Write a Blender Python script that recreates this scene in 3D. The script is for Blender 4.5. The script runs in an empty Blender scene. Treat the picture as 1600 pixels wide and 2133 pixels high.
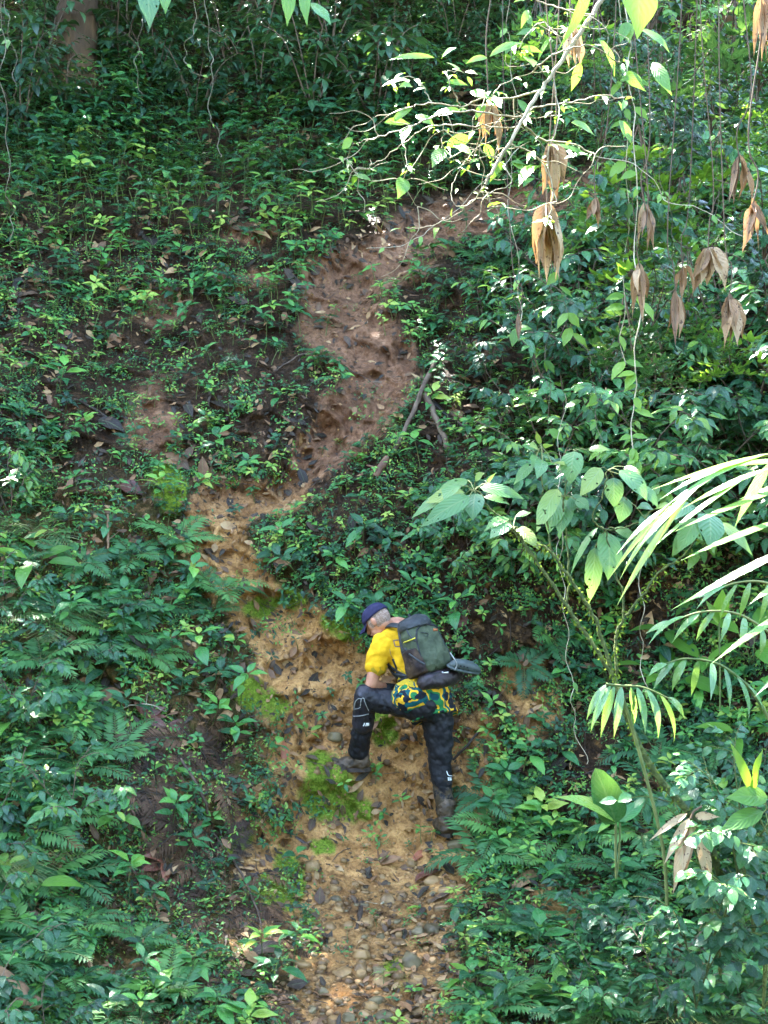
import bpy, math, random
import numpy as np
from mathutils import Vector, Matrix

# ---------------------------------------------------------------- camera, sky, sun, exposure
SC = bpy.context.scene
COL = SC.collection
FPX = 2700.0
cam = bpy.data.cameras.new('camera')
cam.sensor_fit = 'HORIZONTAL'; cam.sensor_width = 36.0; cam.lens = FPX / 1600 * 36
cam.clip_start = 0.05; cam.clip_end = 500
camo = bpy.data.objects.new('camera', cam); COL.objects.link(camo)
camo.location = (0, 0, 0); camo.rotation_euler = (math.radians(90), 0, 0)
SC.camera = camo

SUN = Vector((-0.32, 0.50, 0.82)).normalized()          # direction towards the sun
sun_el = math.asin(SUN.z); sun_az = math.atan2(SUN.x, SUN.y)
w = bpy.data.worlds.new('World'); SC.world = w; w.use_nodes = True
wn = w.node_tree.nodes; wl = w.node_tree.links
wn.clear()
sky = wn.new('ShaderNodeTexSky'); sky.sky_type = 'NISHITA'; sky.sun_disc = False
sky.sun_elevation = sun_el; sky.sun_rotation = sun_az; sky.air_density = 1.0; sky.dust_density = 1.5; sky.ozone_density = 1.0
bgn = wn.new('ShaderNodeBackground'); bgn.inputs[1].default_value = 0.15
wo = wn.new('ShaderNodeOutputWorld')
wl.new(sky.outputs[0], bgn.inputs[0]); wl.new(bgn.outputs[0], wo.inputs[0])
sl = bpy.data.lights.new('sun', 'SUN'); sl.energy = 5.0; sl.angle = math.radians(0.53); sl.color = (1.0, 0.95, 0.87)
so = bpy.data.objects.new('sun', sl); COL.objects.link(so)
so.rotation_euler = (-SUN).to_track_quat('-Z', 'Y').to_euler(); so.location = SUN * 60
SC.view_settings.view_transform = 'Standard'; SC.view_settings.look = 'None'
SC.view_settings.gamma = 1.0; SC.view_settings.exposure = 4.45
SC.render.engine = 'CYCLES'
SC.cycles.use_denoising = True
SC.cycles.max_bounces = 6; SC.cycles.diffuse_bounces = 3; SC.cycles.glossy_bounces = 2
SC.cycles.transmission_bounces = 4; SC.cycles.transparent_max_bounces = 8
SC.cycles.caustics_reflective = False; SC.cycles.caustics_refractive = False

# ---------------------------------------------------------------- helpers
RNG = np.random.default_rng(7)
random.seed(7)
def P(px, py, d):
    return np.array([(px - 800) / FPX * d, d, (1066.5 - py) / FPX * d])
def proj(p):
    p = np.asarray(p)
    return 800 + p[..., 0] / p[..., 1] * FPX, 1066.5 - p[..., 2] / p[..., 1] * FPX
_tab = np.random.default_rng(3).random((256, 256))
def vnoise(x, y):
    xi = np.floor(x).astype(int); yi = np.floor(y).astype(int)
    fx = x - xi; fy = y - yi
    fx = fx * fx * (3 - 2 * fx); fy = fy * fy * (3 - 2 * fy)
    a = _tab[xi & 255, yi & 255]; b = _tab[(xi + 1) & 255, yi & 255]
    c = _tab[xi & 255, (yi + 1) & 255]; d = _tab[(xi + 1) & 255, (yi + 1) & 255]
    return (a * (1 - fx) + b * fx) * (1 - fy) + (c * (1 - fx) + d * fx) * fy - 0.5
def fbm(x, y, o=4):
    s = 0; a = 1.0
    for k in range(o):
        s = s + a * vnoise(x * 2 ** k + 17 * k, y * 2 ** k + 31 * k); a *= 0.5
    return s
def sstep(a, b, x):
    t = np.clip((x - a) / (b - a), 0, 1); return t * t * (3 - 2 * t)

def tag(o, label=None, cat=None, group=None, kind=None):
    if label: o['label'] = label
    if cat: o['category'] = cat
    if group: o['group'] = group
    if kind: o['kind'] = kind
    return o
def empty(name, loc=(0, 0, 0), label=None, cat=None, group=None):
    o = bpy.data.objects.new(name, None); COL.objects.link(o); o.location = [float(v) for v in loc]
    o.empty_display_size = 0.1
    return tag(o, label, cat, group)

class G:
    """collects vertices / quads with uv, a per-vertex variation value and material slots"""
    def __init__(s): s.b = []; s.n = 0
    def add(s, V, F, UV=None, r=0.5, m=0):
        V = np.asarray(V, float).reshape(-1, 3); F = np.asarray(F, int).reshape(-1, 4)
        if UV is None: UV = np.full((len(V), 2), 0.5)
        R = np.full(len(V), r) if np.isscalar(r) else r
        M = np.full(len(F), m) if np.isscalar(m) else m
        s.b.append((V, F + s.n, UV, R, M)); s.n += len(V)
        return s
    def arr(s):
        return tuple(np.concatenate([q[i] for q in s.b]) for i in range(5))
    def put(s, g, R3=None, t=None, dr=0.0):
        V, F, UV, R, M = g.arr() if isinstance(g, G) else g
        if R3 is not None: V = V @ np.asarray(R3).T
        if t is not None: V = V + np.asarray(t)
        return s.add(V, F, UV, np.clip(R + dr, 0, 1), M)
    def mesh(s, name, mats, smooth=True):
        V, F, UV, R, M = s.arr() if isinstance(s, G) else s
        me = bpy.data.meshes.new(name)
        me.vertices.add(len(V)); me.vertices.foreach_set('co', V.ravel().astype(np.float32))
        me.loops.add(len(F) * 4); me.loops.foreach_set('vertex_index', F.ravel().astype(np.int32))
        me.polygons.add(len(F)); me.polygons.foreach_set('loop_start', (np.arange(len(F)) * 4).astype(np.int32))
        me.polygons.foreach_set('material_index', M.astype(np.int32))
        me.polygons.foreach_set('use_smooth', np.full(len(F), smooth))
        uv = me.uv_layers.new(name='UVMap'); uv.data.foreach_set('uv', UV[F.ravel()].ravel().astype(np.float32))
        at = me.attributes.new('var', 'FLOAT', 'POINT'); at.data.foreach_set('value', R.astype(np.float32))
        for m in mats: me.materials.append(m)
        me.update(calc_edges=True); me.validate(clean_customdata=False)
        return me
    def obj(s, name, mats, parent=None, smooth=True):
        if not isinstance(mats, (list, tuple)): mats = [mats]
        me = s.mesh(name, mats, smooth)
        o = bpy.data.objects.new(name, me); COL.objects.link(o)
        if parent is not None: o.parent = parent
        return o

def ml(o, parent_loc):
    return o
def nrm(v):
    v = np.asarray(v, float); return v / (np.linalg.norm(v) + 1e-12)

SHAPES = {
    'oval':  [0.02, 0.75, 1.0, 0.80, 0.32, 0.02],
    'wide':  [0.10, 0.95, 1.0, 0.85, 0.40, 0.02],
    'lance': [0.03, 0.60, 0.95, 1.0, 0.55, 0.02],
    'strap': [0.35, 0.9, 1.0, 0.95, 0.65, 0.03],
    'heart': [0.55, 1.0, 0.92, 0.68, 0.30, 0.02],
}
def _pf(a, b, drip):
    pk = (a / (a + b)) ** a * (b / (a + b)) ** b
    return lambda t: np.maximum(0.012, (np.clip(t, 0, 1) ** a * (1 - np.clip(t, 0, 1)) ** b) / pk * (1 - drip * sstep(.62, .9, t)))
PROF = {'oval': _pf(.75, .95, .35), 'wide': _pf(.55, .75, .30), 'lance': _pf(.8, 1.25, .2), 'strap': _pf(.35, .5, .15), 'heart': _pf(.3, .9, .3)}
def leaf(L, W, droop=0.5, fold=0.15, ns=5, shape='oval', curl=0.0, wave=0.0, twist=0.0):
    t = np.linspace(0, 1, ns + 1)
    wv = PROF[shape](t) * W * 0.5
    ang = -droop * t
    dx = np.cos(ang); dz = np.sin(ang)
    x = np.concatenate([[0], np.cumsum((dx[1:] + dx[:-1]) / 2)]) * L / ns
    z = np.concatenate([[0], np.cumsum((dz[1:] + dz[:-1]) / 2)]) * L / ns
    V = np.zeros((ns + 1, 3, 3))
    for j, s in enumerate((-1, 0, 1)):
        tw = twist * t
        off = wv * s
        up = abs(s) * (fold * wv + wave * wv * np.sin(t * 11 + s)) + curl * wv * abs(s)
        V[:, j, 0] = x; V[:, j, 1] = off * np.cos(tw); V[:, j, 2] = z + up + off * np.sin(tw)
    UV = np.zeros((ns + 1, 3, 2)); UV[:, :, 0] = t[:, None]; UV[:, :, 1] = np.array([0, 0.5, 1])[None]
    F = []
    for i in range(ns):
        for j in range(2):
            a = i * 3 + j; F.append((a, a + 3, a + 4, a + 1))
    return V.reshape(-1, 3), np.array(F), UV.reshape(-1, 2)
def rot(az, el, roll=0.0):
    """x axis -> azimuth az, elevation el, roll about own axis"""
    ca, sa, ce, se, cr, sr = math.cos(az), math.sin(az), math.cos(el), math.sin(el), math.cos(roll), math.sin(roll)
    X = np.array([ca * ce, sa * ce, se]); Y0 = np.array([-sa, ca, 0.0]); Z0 = np.cross(X, Y0)
    Y = Y0 * cr + Z0 * sr; Z = np.cross(X, Y)
    return np.stack([X, Y, Z], 1)
def frame(x, n):
    X = nrm(x); Y = nrm(np.cross(n, X)); Z = np.cross(X, Y)
    return np.stack([X, Y, Z], 1)
def tube(g, pts, rad, n=5, r=0.5, m=0):
    pts = np.asarray(pts, float); k = len(pts)
    rad = np.full(k, rad) if np.isscalar(rad) else np.asarray(rad, float)
    T = np.gradient(pts, axis=0); T /= (np.linalg.norm(T, axis=1)[:, None] + 1e-12)
    ref = np.array([0.31, 0.17, 0.93]) if abs(T[:, 2]).mean() < 0.8 else np.array([0.9, 0.35, 0.1])
    A = np.cross(T, ref); A /= (np.linalg.norm(A, axis=1)[:, None] + 1e-12); B = np.cross(T, A)
    th = np.arange(n) * 2 * math.pi / n
    V = pts[:, None] + rad[:, None, None] * (np.cos(th)[None, :, None] * A[:, None] + np.sin(th)[None, :, None] * B[:, None])
    F = []
    for i in range(k - 1):
        for j in range(n):
            a = i * n + j; b = i * n + (j + 1) % n; F.append((a, b, b + n, a + n))
    UV = np.zeros((k, n, 2)); UV[:, :, 0] = np.linspace(0, 1, k)[:, None]; UV[:, :, 1] = (np.arange(n) / n)[None]
    g.add(V.reshape(-1, 3), F, UV.reshape(-1, 2), r, m)
def spline(pts, k=6):
    pts = np.asarray(pts, float); n = len(pts)
    if n < 3: return np.array([pts[0] + (pts[-1] - pts[0]) * t for t in np.linspace(0, 1, k)])
    out = []
    for i in range(n - 1):
        p0 = pts[max(i - 1, 0)]; p1 = pts[i]; p2 = pts[i + 1]; p3 = pts[min(i + 2, n - 1)]
        for t in np.linspace(0, 1, k, endpoint=False):
            out.append(0.5 * (2 * p1 + (p2 - p0) * t + (2 * p0 - 5 * p1 + 4 * p2 - p3) * t * t + (-p0 + 3 * p1 - 3 * p2 + p3) * t ** 3))
    out.append(pts[-1]); return np.array(out)

# ---------------------------------------------------------------- materials
def newmat(name):
    m = bpy.data.materials.new(name); m.use_nodes = True
    nt = m.node_tree; nt.nodes.clear()
    return m, nt.nodes, nt.links
def ramp(N, stops, interp='LINEAR'):
    r = N.new('ShaderNodeValToRGB'); cr = r.color_ramp; cr.interpolation = interp
    while len(cr.elements) < len(stops): cr.elements.new(0.5)
    for e, (p, c) in zip(cr.elements, stops):
        e.position = p; e.color = (*c, 1)
    return r
def math_(N, L, op, a, b=None, clamp=False):
    n = N.new('ShaderNodeMath'); n.operation = op; n.use_clamp = clamp
    for i, v in enumerate((a, b)):
        if v is None: continue
        if isinstance(v, (int, float)): n.inputs[i].default_value = v
        else: L.new(v, n.inputs[i])
    return n.outputs[0]
def mixc(N, L, f, a, b, mode='MIX'):
    n = N.new('ShaderNodeMix'); n.data_type = 'RGBA'; n.blend_type = mode
    for i, v in ((0, f), (6, a), (7, b)):
        if isinstance(v, (int, float)): n.inputs[i].default_value = v
        elif isinstance(v, tuple): n.inputs[i].default_value = (*v, 1)
        else: L.new(v, n.inputs[i])
    return n.outputs[2]
def leafmat(name, stops, rough=0.38, trans=0.35, tcol=(0.16, 0.30, 0.03), vein=0.5, holes=0.0, spec=0.5, nscale=9.0, spots=None, objr=0.6):
    m, N, L = newmat(name)
    at = N.new('ShaderNodeAttribute'); at.attribute_name = 'var'
    oi = N.new('ShaderNodeObjectInfo')
    tc = N.new('ShaderNodeTexCoord'); uv = N.new('ShaderNodeSeparateXYZ'); L.new(tc.outputs['UV'], uv.inputs[0])
    no = N.new('ShaderNodeTexNoise'); no.inputs['Scale'].default_value = nscale; no.inputs['Detail'].default_value = 3
    L.new(tc.outputs['Object'], no.inputs['Vector'])
    v = math_(N, L, 'MULTIPLY_ADD', oi.outputs['Random'], objr)
    v.node.inputs[2].default_value = -objr / 2
    v2 = math_(N, L, 'ADD', at.outputs['Fac'], v)
    nn = math_(N, L, 'MULTIPLY_ADD', no.outputs[0], 0.5); nn.node.inputs[2].default_value = -0.25
    v3 = math_(N, L, 'ADD', v2, nn, True)
    r = ramp(N, stops); L.new(v3, r.inputs[0])
    col = r.outputs[0]
    # veins from uv
    av = math_(N, L, 'ABSOLUTE', math_(N, L, 'SUBTRACT', uv.outputs[1], 0.5))
    mid = math_(N, L, 'LESS_THAN', av, 0.035)
    ph = math_(N, L, 'SUBTRACT', math_(N, L, 'MULTIPLY', uv.outputs[0], 50.0), math_(N, L, 'MULTIPLY', av, 34.0))
    sv = math_(N, L, 'SINE', ph)
    side = math_(N, L, 'MULTIPLY', math_(N, L, 'GREATER_THAN', sv, 0.86), 0.45)
    vv = math_(N, L, 'MULTIPLY', math_(N, L, 'MAXIMUM', mid, side), vein)
    col = mixc(N, L, vv, col, mixc(N, L, 0.5, col, (0.22, 0.30, 0.12)))
    if spots:
        vo = N.new('ShaderNodeTexNoise'); vo.inputs['Scale'].default_value = spots[0]; L.new(tc.outputs['Object'], vo.inputs['Vector'])
        sp = math_(N, L, 'GREATER_THAN', vo.outputs[0], spots[1])
        col = mixc(N, L, sp, col, spots[2])
    pb = N.new('ShaderNodeBsdfPrincipled'); L.new(col, pb.inputs['Base Color'])
    n2 = N.new('ShaderNodeTexNoise'); n2.inputs['Scale'].default_value = nscale * 5; L.new(tc.outputs['Object'], n2.inputs['Vector'])
    rr = math_(N, L, 'MULTIPLY_ADD', n2.outputs[0], 0.3); rr.node.inputs[2].default_value = rough - 0.15
    L.new(rr, pb.inputs['Roughness'])
    pb.inputs['Specular IOR Level'].default_value = spec
    bp = N.new('ShaderNodeBump'); bp.inputs['Strength'].default_value = 0.35; bp.inputs['Distance'].default_value = 0.004
    h = math_(N, L, 'ADD', math_(N, L, 'MULTIPLY', sv, 0.5), math_(N, L, 'MULTIPLY', no.outputs[0], 2.0))
    L.new(h, bp.inputs['Height']); L.new(bp.outputs[0], pb.inputs['Normal'])
    tr = N.new('ShaderNodeBsdfTranslucent')
    L.new(mixc(N, L, 0.6, col, tcol), tr.inputs[0])
    mx = N.new('ShaderNodeMixShader'); mx.inputs[0].default_value = trans
    L.new(pb.outputs[0], mx.inputs[1]); L.new(tr.outputs[0], mx.inputs[2])
    out = N.new('ShaderNodeOutputMaterial')
    if holes > 0:
        mp = N.new('ShaderNodeMapping'); mp.inputs['Scale'].default_value = (1, 1, 1)
        hn = N.new('ShaderNodeTexNoise'); hn.inputs['Scale'].default_value = 42; hn.inputs['Detail'].default_value = 1
        L.new(tc.outputs['Object'], hn.inputs['Vector'])
        hh = math_(N, L, 'GREATER_THAN', hn.outputs[0], 1 - holes)
        tp = N.new('ShaderNodeBsdfTransparent'); m2 = N.new('ShaderNodeMixShader')
        L.new(hh, m2.inputs[0]); L.new(mx.outputs[0], m2.inputs[1]); L.new(tp.outputs[0], m2.inputs[2]); L.new(m2.outputs[0], out.inputs[0])
    else:
        L.new(mx.outputs[0], out.inputs[0])
    return m
def plain(name, c1, c2, scale=20, rough=0.7, bump=0.3, spec=0.3, dist=0.01, metal=0.0, stretch=(1, 1, 1), thr=None, detail=5):
    m, N, L = newmat(name)
    tc = N.new('ShaderNodeTexCoord'); mp = N.new('ShaderNodeMapping'); mp.inputs['Scale'].default_value = stretch
    L.new(tc.outputs['Object'], mp.inputs[0])
    no = N.new('ShaderNodeTexNoise'); no.inputs['Scale'].default_value = scale; no.inputs['Detail'].default_value = detail
    L.new(mp.outputs[0], no.inputs['Vector'])
    oi = N.new('ShaderNodeObjectInfo')
    at = N.new('ShaderNodeAttribute'); at.attribute_name = 'var'
    s = math_(N, L, 'ADD', no.outputs[0], math_(N, L, 'MULTIPLY', math_(N, L, 'SUBTRACT', oi.outputs['Random'], 0.5), 0.3))
    s = math_(N, L, 'ADD', s, math_(N, L, 'MULTIPLY', math_(N, L, 'SUBTRACT', at.outputs['Fac'], 0.5), 0.5 if thr is None else 0.0))
    lo, hi = thr or (0.32, 0.68)
    r = ramp(N, [(lo, c1), (hi, c2)]); L.new(s, r.inputs[0])
    pb = N.new('ShaderNodeBsdfPrincipled'); L.new(r.outputs[0], pb.inputs['Base Color'])
    pb.inputs['Roughness'].default_value = rough; pb.inputs['Specular IOR Level'].default_value = spec; pb.inputs['Metallic'].default_value = metal
    bp = N.new('ShaderNodeBump'); bp.inputs['Strength'].default_value = bump; bp.inputs['Distance'].default_value = dist
    L.new(no.outputs[0], bp.inputs['Height']); L.new(bp.outputs[0], pb.inputs['Normal'])
    out = N.new('ShaderNodeOutputMaterial'); L.new(pb.outputs[0], out.inputs[0])
    return m

M = {}
M['seedling'] = leafmat('seedling_leaf', [(0.0, (0.008, 0.040, 0.022)), (0.3, (0.019, 0.090, 0.034)), (0.58, (0.048, 0.185, 0.045)), (0.8, (0.12, 0.31, 0.045)), (1.0, (0.30, 0.38, 0.06))], rough=0.30, trans=0.25, spec=.32)
M['shrub'] = leafmat('shrub_leaf', [(0.0, (0.008, 0.040, 0.024)), (0.4, (0.022, 0.098, 0.042)), (0.75, (0.055, 0.185, 0.050)), (1.0, (0.17, 0.30, 0.04))], rough=0.28, trans=0.32, spec=.45)
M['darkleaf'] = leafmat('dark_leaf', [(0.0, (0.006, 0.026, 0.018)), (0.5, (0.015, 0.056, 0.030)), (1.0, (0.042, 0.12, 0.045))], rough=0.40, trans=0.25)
M['fern'] = leafmat('fern_leaf', [(0.0, (0.025, 0.095, 0.035)), (0.5, (0.05, 0.17, 0.045)), (1.0, (0.13, 0.29, 0.05))], rough=0.5, trans=0.35, vein=0.2)
M['deadfern'] = leafmat('withered_frond', [(0.0, (0.022, 0.010, 0.004)), (0.5, (0.062, 0.028, 0.010)), (1.0, (0.14, 0.068, 0.026))], rough=0.75, trans=0.15, tcol=(0.2, 0.09, 0.04), vein=0.1)
M['bright'] = leafmat('bright_leaf', [(0.0, (0.05, 0.15, 0.025)), (0.5, (0.085, 0.23, 0.03)), (1.0, (0.17, 0.33, 0.035))], rough=0.38, trans=0.45, tcol=(0.30, 0.48, 0.03))
M['velvet'] = leafmat('broad_ribbed_leaf', [(0.0, (0.05, 0.15, 0.065)), (0.6, (0.10, 0.23, 0.06)), (1.0, (0.22, 0.28, 0.05))], rough=0.33, trans=0.35, tcol=(0.22, 0.38, 0.05), vein=0.8, holes=0.30, nscale=5)
M['palm'] = leafmat('palm_leaflet', [(0.0, (0.05, 0.16, 0.04)), (0.6, (0.11, 0.26, 0.06)), (1.0, (0.26, 0.36, 0.06))], rough=0.24, trans=0.35, vein=0.2, spec=1.0, tcol=(0.30, 0.46, 0.06))
M['dead'] = leafmat('dead_leaf', [(0.0, (0.020, 0.013, 0.010)), (0.3, (0.055, 0.032, 0.022)), (0.6, (0.13, 0.065, 0.032)), (0.85, (0.24, 0.115, 0.05)), (1.0, (0.38, 0.24, 0.11))], rough=0.55, trans=0.1, tcol=(0.3, 0.15, 0.06), vein=0.4, spec=.3, nscale=22)
M['tan'] = leafmat('dry_tan_leaf', [(0.0, (0.07, 0.032, 0.014)), (0.45, (0.17, 0.088, 0.038)), (0.8, (0.29, 0.17, 0.08)), (1.0, (0.40, 0.28, 0.15))], rough=0.6, trans=0.22, tcol=(0.42, 0.22, 0.08), vein=0.5, nscale=28, spots=(60, .64, (0.07, 0.035, 0.018)))
M['redleaf'] = leafmat('red_dead_leaf', [(0.0, (0.07, 0.018, 0.012)), (0.6, (0.16, 0.045, 0.025)), (1.0, (0.30, 0.09, 0.04))], rough=0.42, trans=0.15, tcol=(0.4, 0.1, 0.04))
M['stem'] = plain('green_stem', (0.05, 0.09, 0.02), (0.14, 0.16, 0.05), 25, 0.6)
M['twig'] = plain('woody_twig', (0.05, 0.032, 0.02), (0.14, 0.095, 0.06), 18, 0.75)
M['paletwig'] = plain('pale_twig', (0.20, 0.17, 0.10), (0.48, 0.42, 0.30), 18, 0.7)
M['mossy'] = plain('mossy_stem', (0.05, 0.07, 0.02), (0.16, 0.19, 0.05), 45, 0.9, bump=1.0, dist=0.02)
M['wetwood'] = plain('wet_dark_wood', (0.015, 0.011, 0.009), (0.06, 0.042, 0.03), 22, 0.45, bump=0.6, stretch=(1, 1, 1))
M['log'] = plain('log_wood', (0.10, 0.05, 0.03), (0.26, 0.15, 0.08), 14, 0.7, bump=0.6)
M['bark'] = plain('tree_bark', (0.05, 0.030, 0.016), (0.17, 0.095, 0.042), 5, 0.85, bump=1.0, dist=0.06, stretch=(1, 1, 0.35), detail=8)
M['stone'] = plain('river_stone', (0.085, 0.046, 0.018), (0.26, 0.155, 0.060), 13, 0.5, bump=0.25, dist=0.01)
M['greystone'] = plain('grey_stone', (0.060, 0.044, 0.020), (0.17, 0.13, 0.062), 13, 0.55, bump=0.25, dist=0.01)
M['vine'] = plain('brown_vine', (0.055, 0.045, 0.025), (0.15, 0.13, 0.08), 18, 0.7)
M['mossfuzz'] = plain('moss', (0.055, 0.085, 0.010), (0.14, 0.19, 0.022), 60, 1.0, bump=0.5, spec=0.05)
M['clod'] = plain('clay_clod', (0.13, 0.07, 0.03), (0.38, 0.21, 0.08), 30, 0.8, bump=0.8)

# ---------------------------------------------------------------- terrain
_pt = [(2600, 5.6), (2133, 6.8), (1980, 7.55), (1860, 8.2), (1765, 8.66), (1720, 8.82), (1640, 8.94), (1600, 8.98), (1575, 9.12), (1450, 9.28), (1300, 9.55), (1180, 9.8), (1100, 9.98), (1050, 10.2), (950, 10.5),
       (830, 10.9), (700, 11.6), (560, 12.4), (450, 13.1), (415, 13.8), (350, 14.5), (250, 15.2), (100, 16.6), (0, 18.0), (-300, 22.0), (-600, 27.0)]
_y = np.array([d for r, d in _pt]); _z = np.array([(1066.5 - r) / FPX * d for r, d in _pt])
_dense_z = np.linspace(_z[0], _z[-1], 1500)
_dy = np.interp(_dense_z, _z, _y)
_kern = np.hanning(13); _kern /= _kern.sum()
_dys = np.convolve(np.pad(_dy, 6, mode='edge'), _kern, mode='valid')
TR = [(1250, 405, 55), (1150, 425, 42), (1020, 440, 36), (900, 480, 46), (810, 545, 50), (700, 600, 66), (700, 665, 72), (790, 755, 68), (775, 830, 66), (710, 900, 52), (650, 960, 42), (615, 1015, 34), (560, 1040, 30), (455, 1060, 56),
      (450, 1130, 58), (480, 1190, 54), (545, 1280, 48), (620, 1350, 84), (660, 1430, 112), (720, 1520, 140), (780, 1600, 172), (800, 1680, 185), (840, 1760, 140), (780, 1850, 125), (805, 1930, 128), (800, 2010, 140), (775, 2100, 150), (750, 2200, 165)]
def trail(px, py):
    """signed: >0 inside the worn clay trail (1 at its middle), <0 outside, in units of the half width"""
    best = np.full(np.shape(px), -9.0)
    for (x0, y0, w0), (x1, y1, w1) in zip(TR[:-1], TR[1:]):
        dx, dy = x1 - x0, y1 - y0
        t = np.clip(((px - x0) * dx + (py - y0) * dy) / (dx * dx + dy * dy), 0, 1)
        d = np.hypot(px - x0 - t * dx, py - y0 - t * dy); wd = w0 + (w1 - w0) * t
        best = np.maximum(best, 1 - d / wd)
    return best
def base_F(x, z):
    y = np.interp(z, _dense_z, _dys)
    low = sstep(0.6, -1.6, z)
    y = y - 0.75 * sstep(-0.75, -2.6, x) * low - 0.35 * sstep(-0.3, -1.0, x) * sstep(-1.2, -2.0, z)
    y = y - 0.5 * sstep(-2.0, -4.5, x)
    y = y - 0.25 * sstep(0.95, 1.6, x) * sstep(-1.1, -2.0, z) - 0.8 * sstep(1.8, 3.4, x) * low
    y = y + 0.30 * np.exp(-((x - 1.45) / 0.5) ** 2) * np.exp(-((z + 0.9) / 0.7) ** 2)
    y = y - 0.9 * sstep(1.2, 3.8, x) * sstep(-0.2, 1.5, z) * sstep(6.5, 3.5, z)
    return y
def F(x, z, fine=True):
    x = np.asarray(x, float); z = np.asarray(z, float)
    y = base_F(x, z)
    px = 800 + x / y * FPX; py = 1066.5 - z / y * FPX
    tr = trail(px + 30 * fbm(x * 3, z * 3, 2), py)
    y = y + 0.16 * sstep(-0.35, 0.5, tr) * sstep(0.4, -0.2, -py / 1000 + 1.0 * 0) 
    off = 0.34 * fbm(x * 0.9 + 3, z * 0.7 + 9, 3) + 0.16 * fbm(x * 2.6 + 40, z * 1.9 + 11, 3)
    near = .6 * np.exp(-((x - 0.1) / 0.55) ** 2 - ((z + 1.95) / 0.42) ** 2)
    y = y + off * (1 - 0.85 * near)
    if fine:
        y = y + 0.075 * fbm(x * 6 + 5, z * 4.4 + 2, 3) * (1 - 0.45 * near)
        led = np.abs(2 * fbm(x * 3.2 + 8 + z, z * 4.6 + 4 + x, 3)); y = y - 0.07 * sstep(.5, .1, led) * (1 - .7 * near)
        rid = 1 - np.abs(2 * fbm(x * 8 + 3 * fbm(x * 3, z * 3, 2), z * 3.0 + 7, 2))
        y = y - 0.055 * rid * sstep(-0.5, 0.2, tr)
        y = y + 0.018 * fbm(x * 24 + 15, z * 20 + 2, 3)
        up_ = 1 - .55 * sstep(.2, .9, z)
        y = y - up_ * 0.085 * np.abs(fbm(x * 7 + 25, z * 5.5 + 12, 4)) - up_ * 0.050 * np.abs(fbm(x * 17 + 5, z * 12 + 42, 3))
    return y
def hit(px, py, fine=False):
    """where the line of sight through a pixel meets the slope"""
    px = np.atleast_1d(np.asarray(px, float)); py = np.atleast_1d(np.asarray(py, float))
    dx = (px - 800) / FPX; dz = (1066.5 - py) / FPX
    lo = np.full(px.shape, np.nan); prev = np.full(px.shape, 4.5)
    done = np.zeros(px.shape, bool)
    hi = np.full(px.shape, 26.0)
    for y in np.arange(4.7, 26, 0.2):
        s = y - F(dx * y, dz * y, fine)
        new = (~done) & (s > 0); lo[new] = y - 0.2; hi[new] = y; done |= new
    lo[np.isnan(lo)] = 25.8
    for _ in range(9):
        mi = (lo + hi) / 2; s = mi - F(dx * mi, dz * mi, fine)
        hi = np.where(s > 0, mi, hi); lo = np.where(s > 0, lo, mi)
    y = (lo + hi) / 2
    return np.stack([dx * y, y, dz * y], -1)
_gx = np.arange(-420, 2060, 14.0); _gy = np.arange(-640, 2500, 14.0)
_GX, _GY = np.meshgrid(_gx, _gy)
_hit0 = hit
_GD = _hit0(_GX.ravel(), _GY.ravel())[:, 1].reshape(_GX.shape)
def hit(px, py, fine=False):
    px = np.atleast_1d(np.asarray(px, float)); py = np.atleast_1d(np.asarray(py, float))
    u = np.clip((px - _gx[0]) / 14, 0, len(_gx) - 1.001); v = np.clip((py - _gy[0]) / 14, 0, len(_gy) - 1.001)
    i = u.astype(int); j = v.astype(int); fu = u - i; fv = v - j
    y = (_GD[j, i] * (1 - fu) + _GD[j, i + 1] * fu) * (1 - fv) + (_GD[j + 1, i] * (1 - fu) + _GD[j + 1, i + 1] * fu) * fv
    return np.stack([(px - 800) / FPX * y, y, (1066.5 - py) / FPX * y], -1)
def normal(p, e=0.05):
    x, z = p[..., 0], p[..., 2]
    fx = (F(x + e, z, False) - F(x - e, z, False)) / (2 * e); fz = (F(x, z + e, False) - F(x, z - e, False)) / (2 * e)
    n = np.stack([fx, -np.ones_like(fx), fz], -1)
    return n / np.linalg.norm(n, axis=-1, keepdims=True)
def snap(p):
    p = np.array(p, float); p[..., 1] = F(p[..., 0], p[..., 2], True); return p

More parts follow.
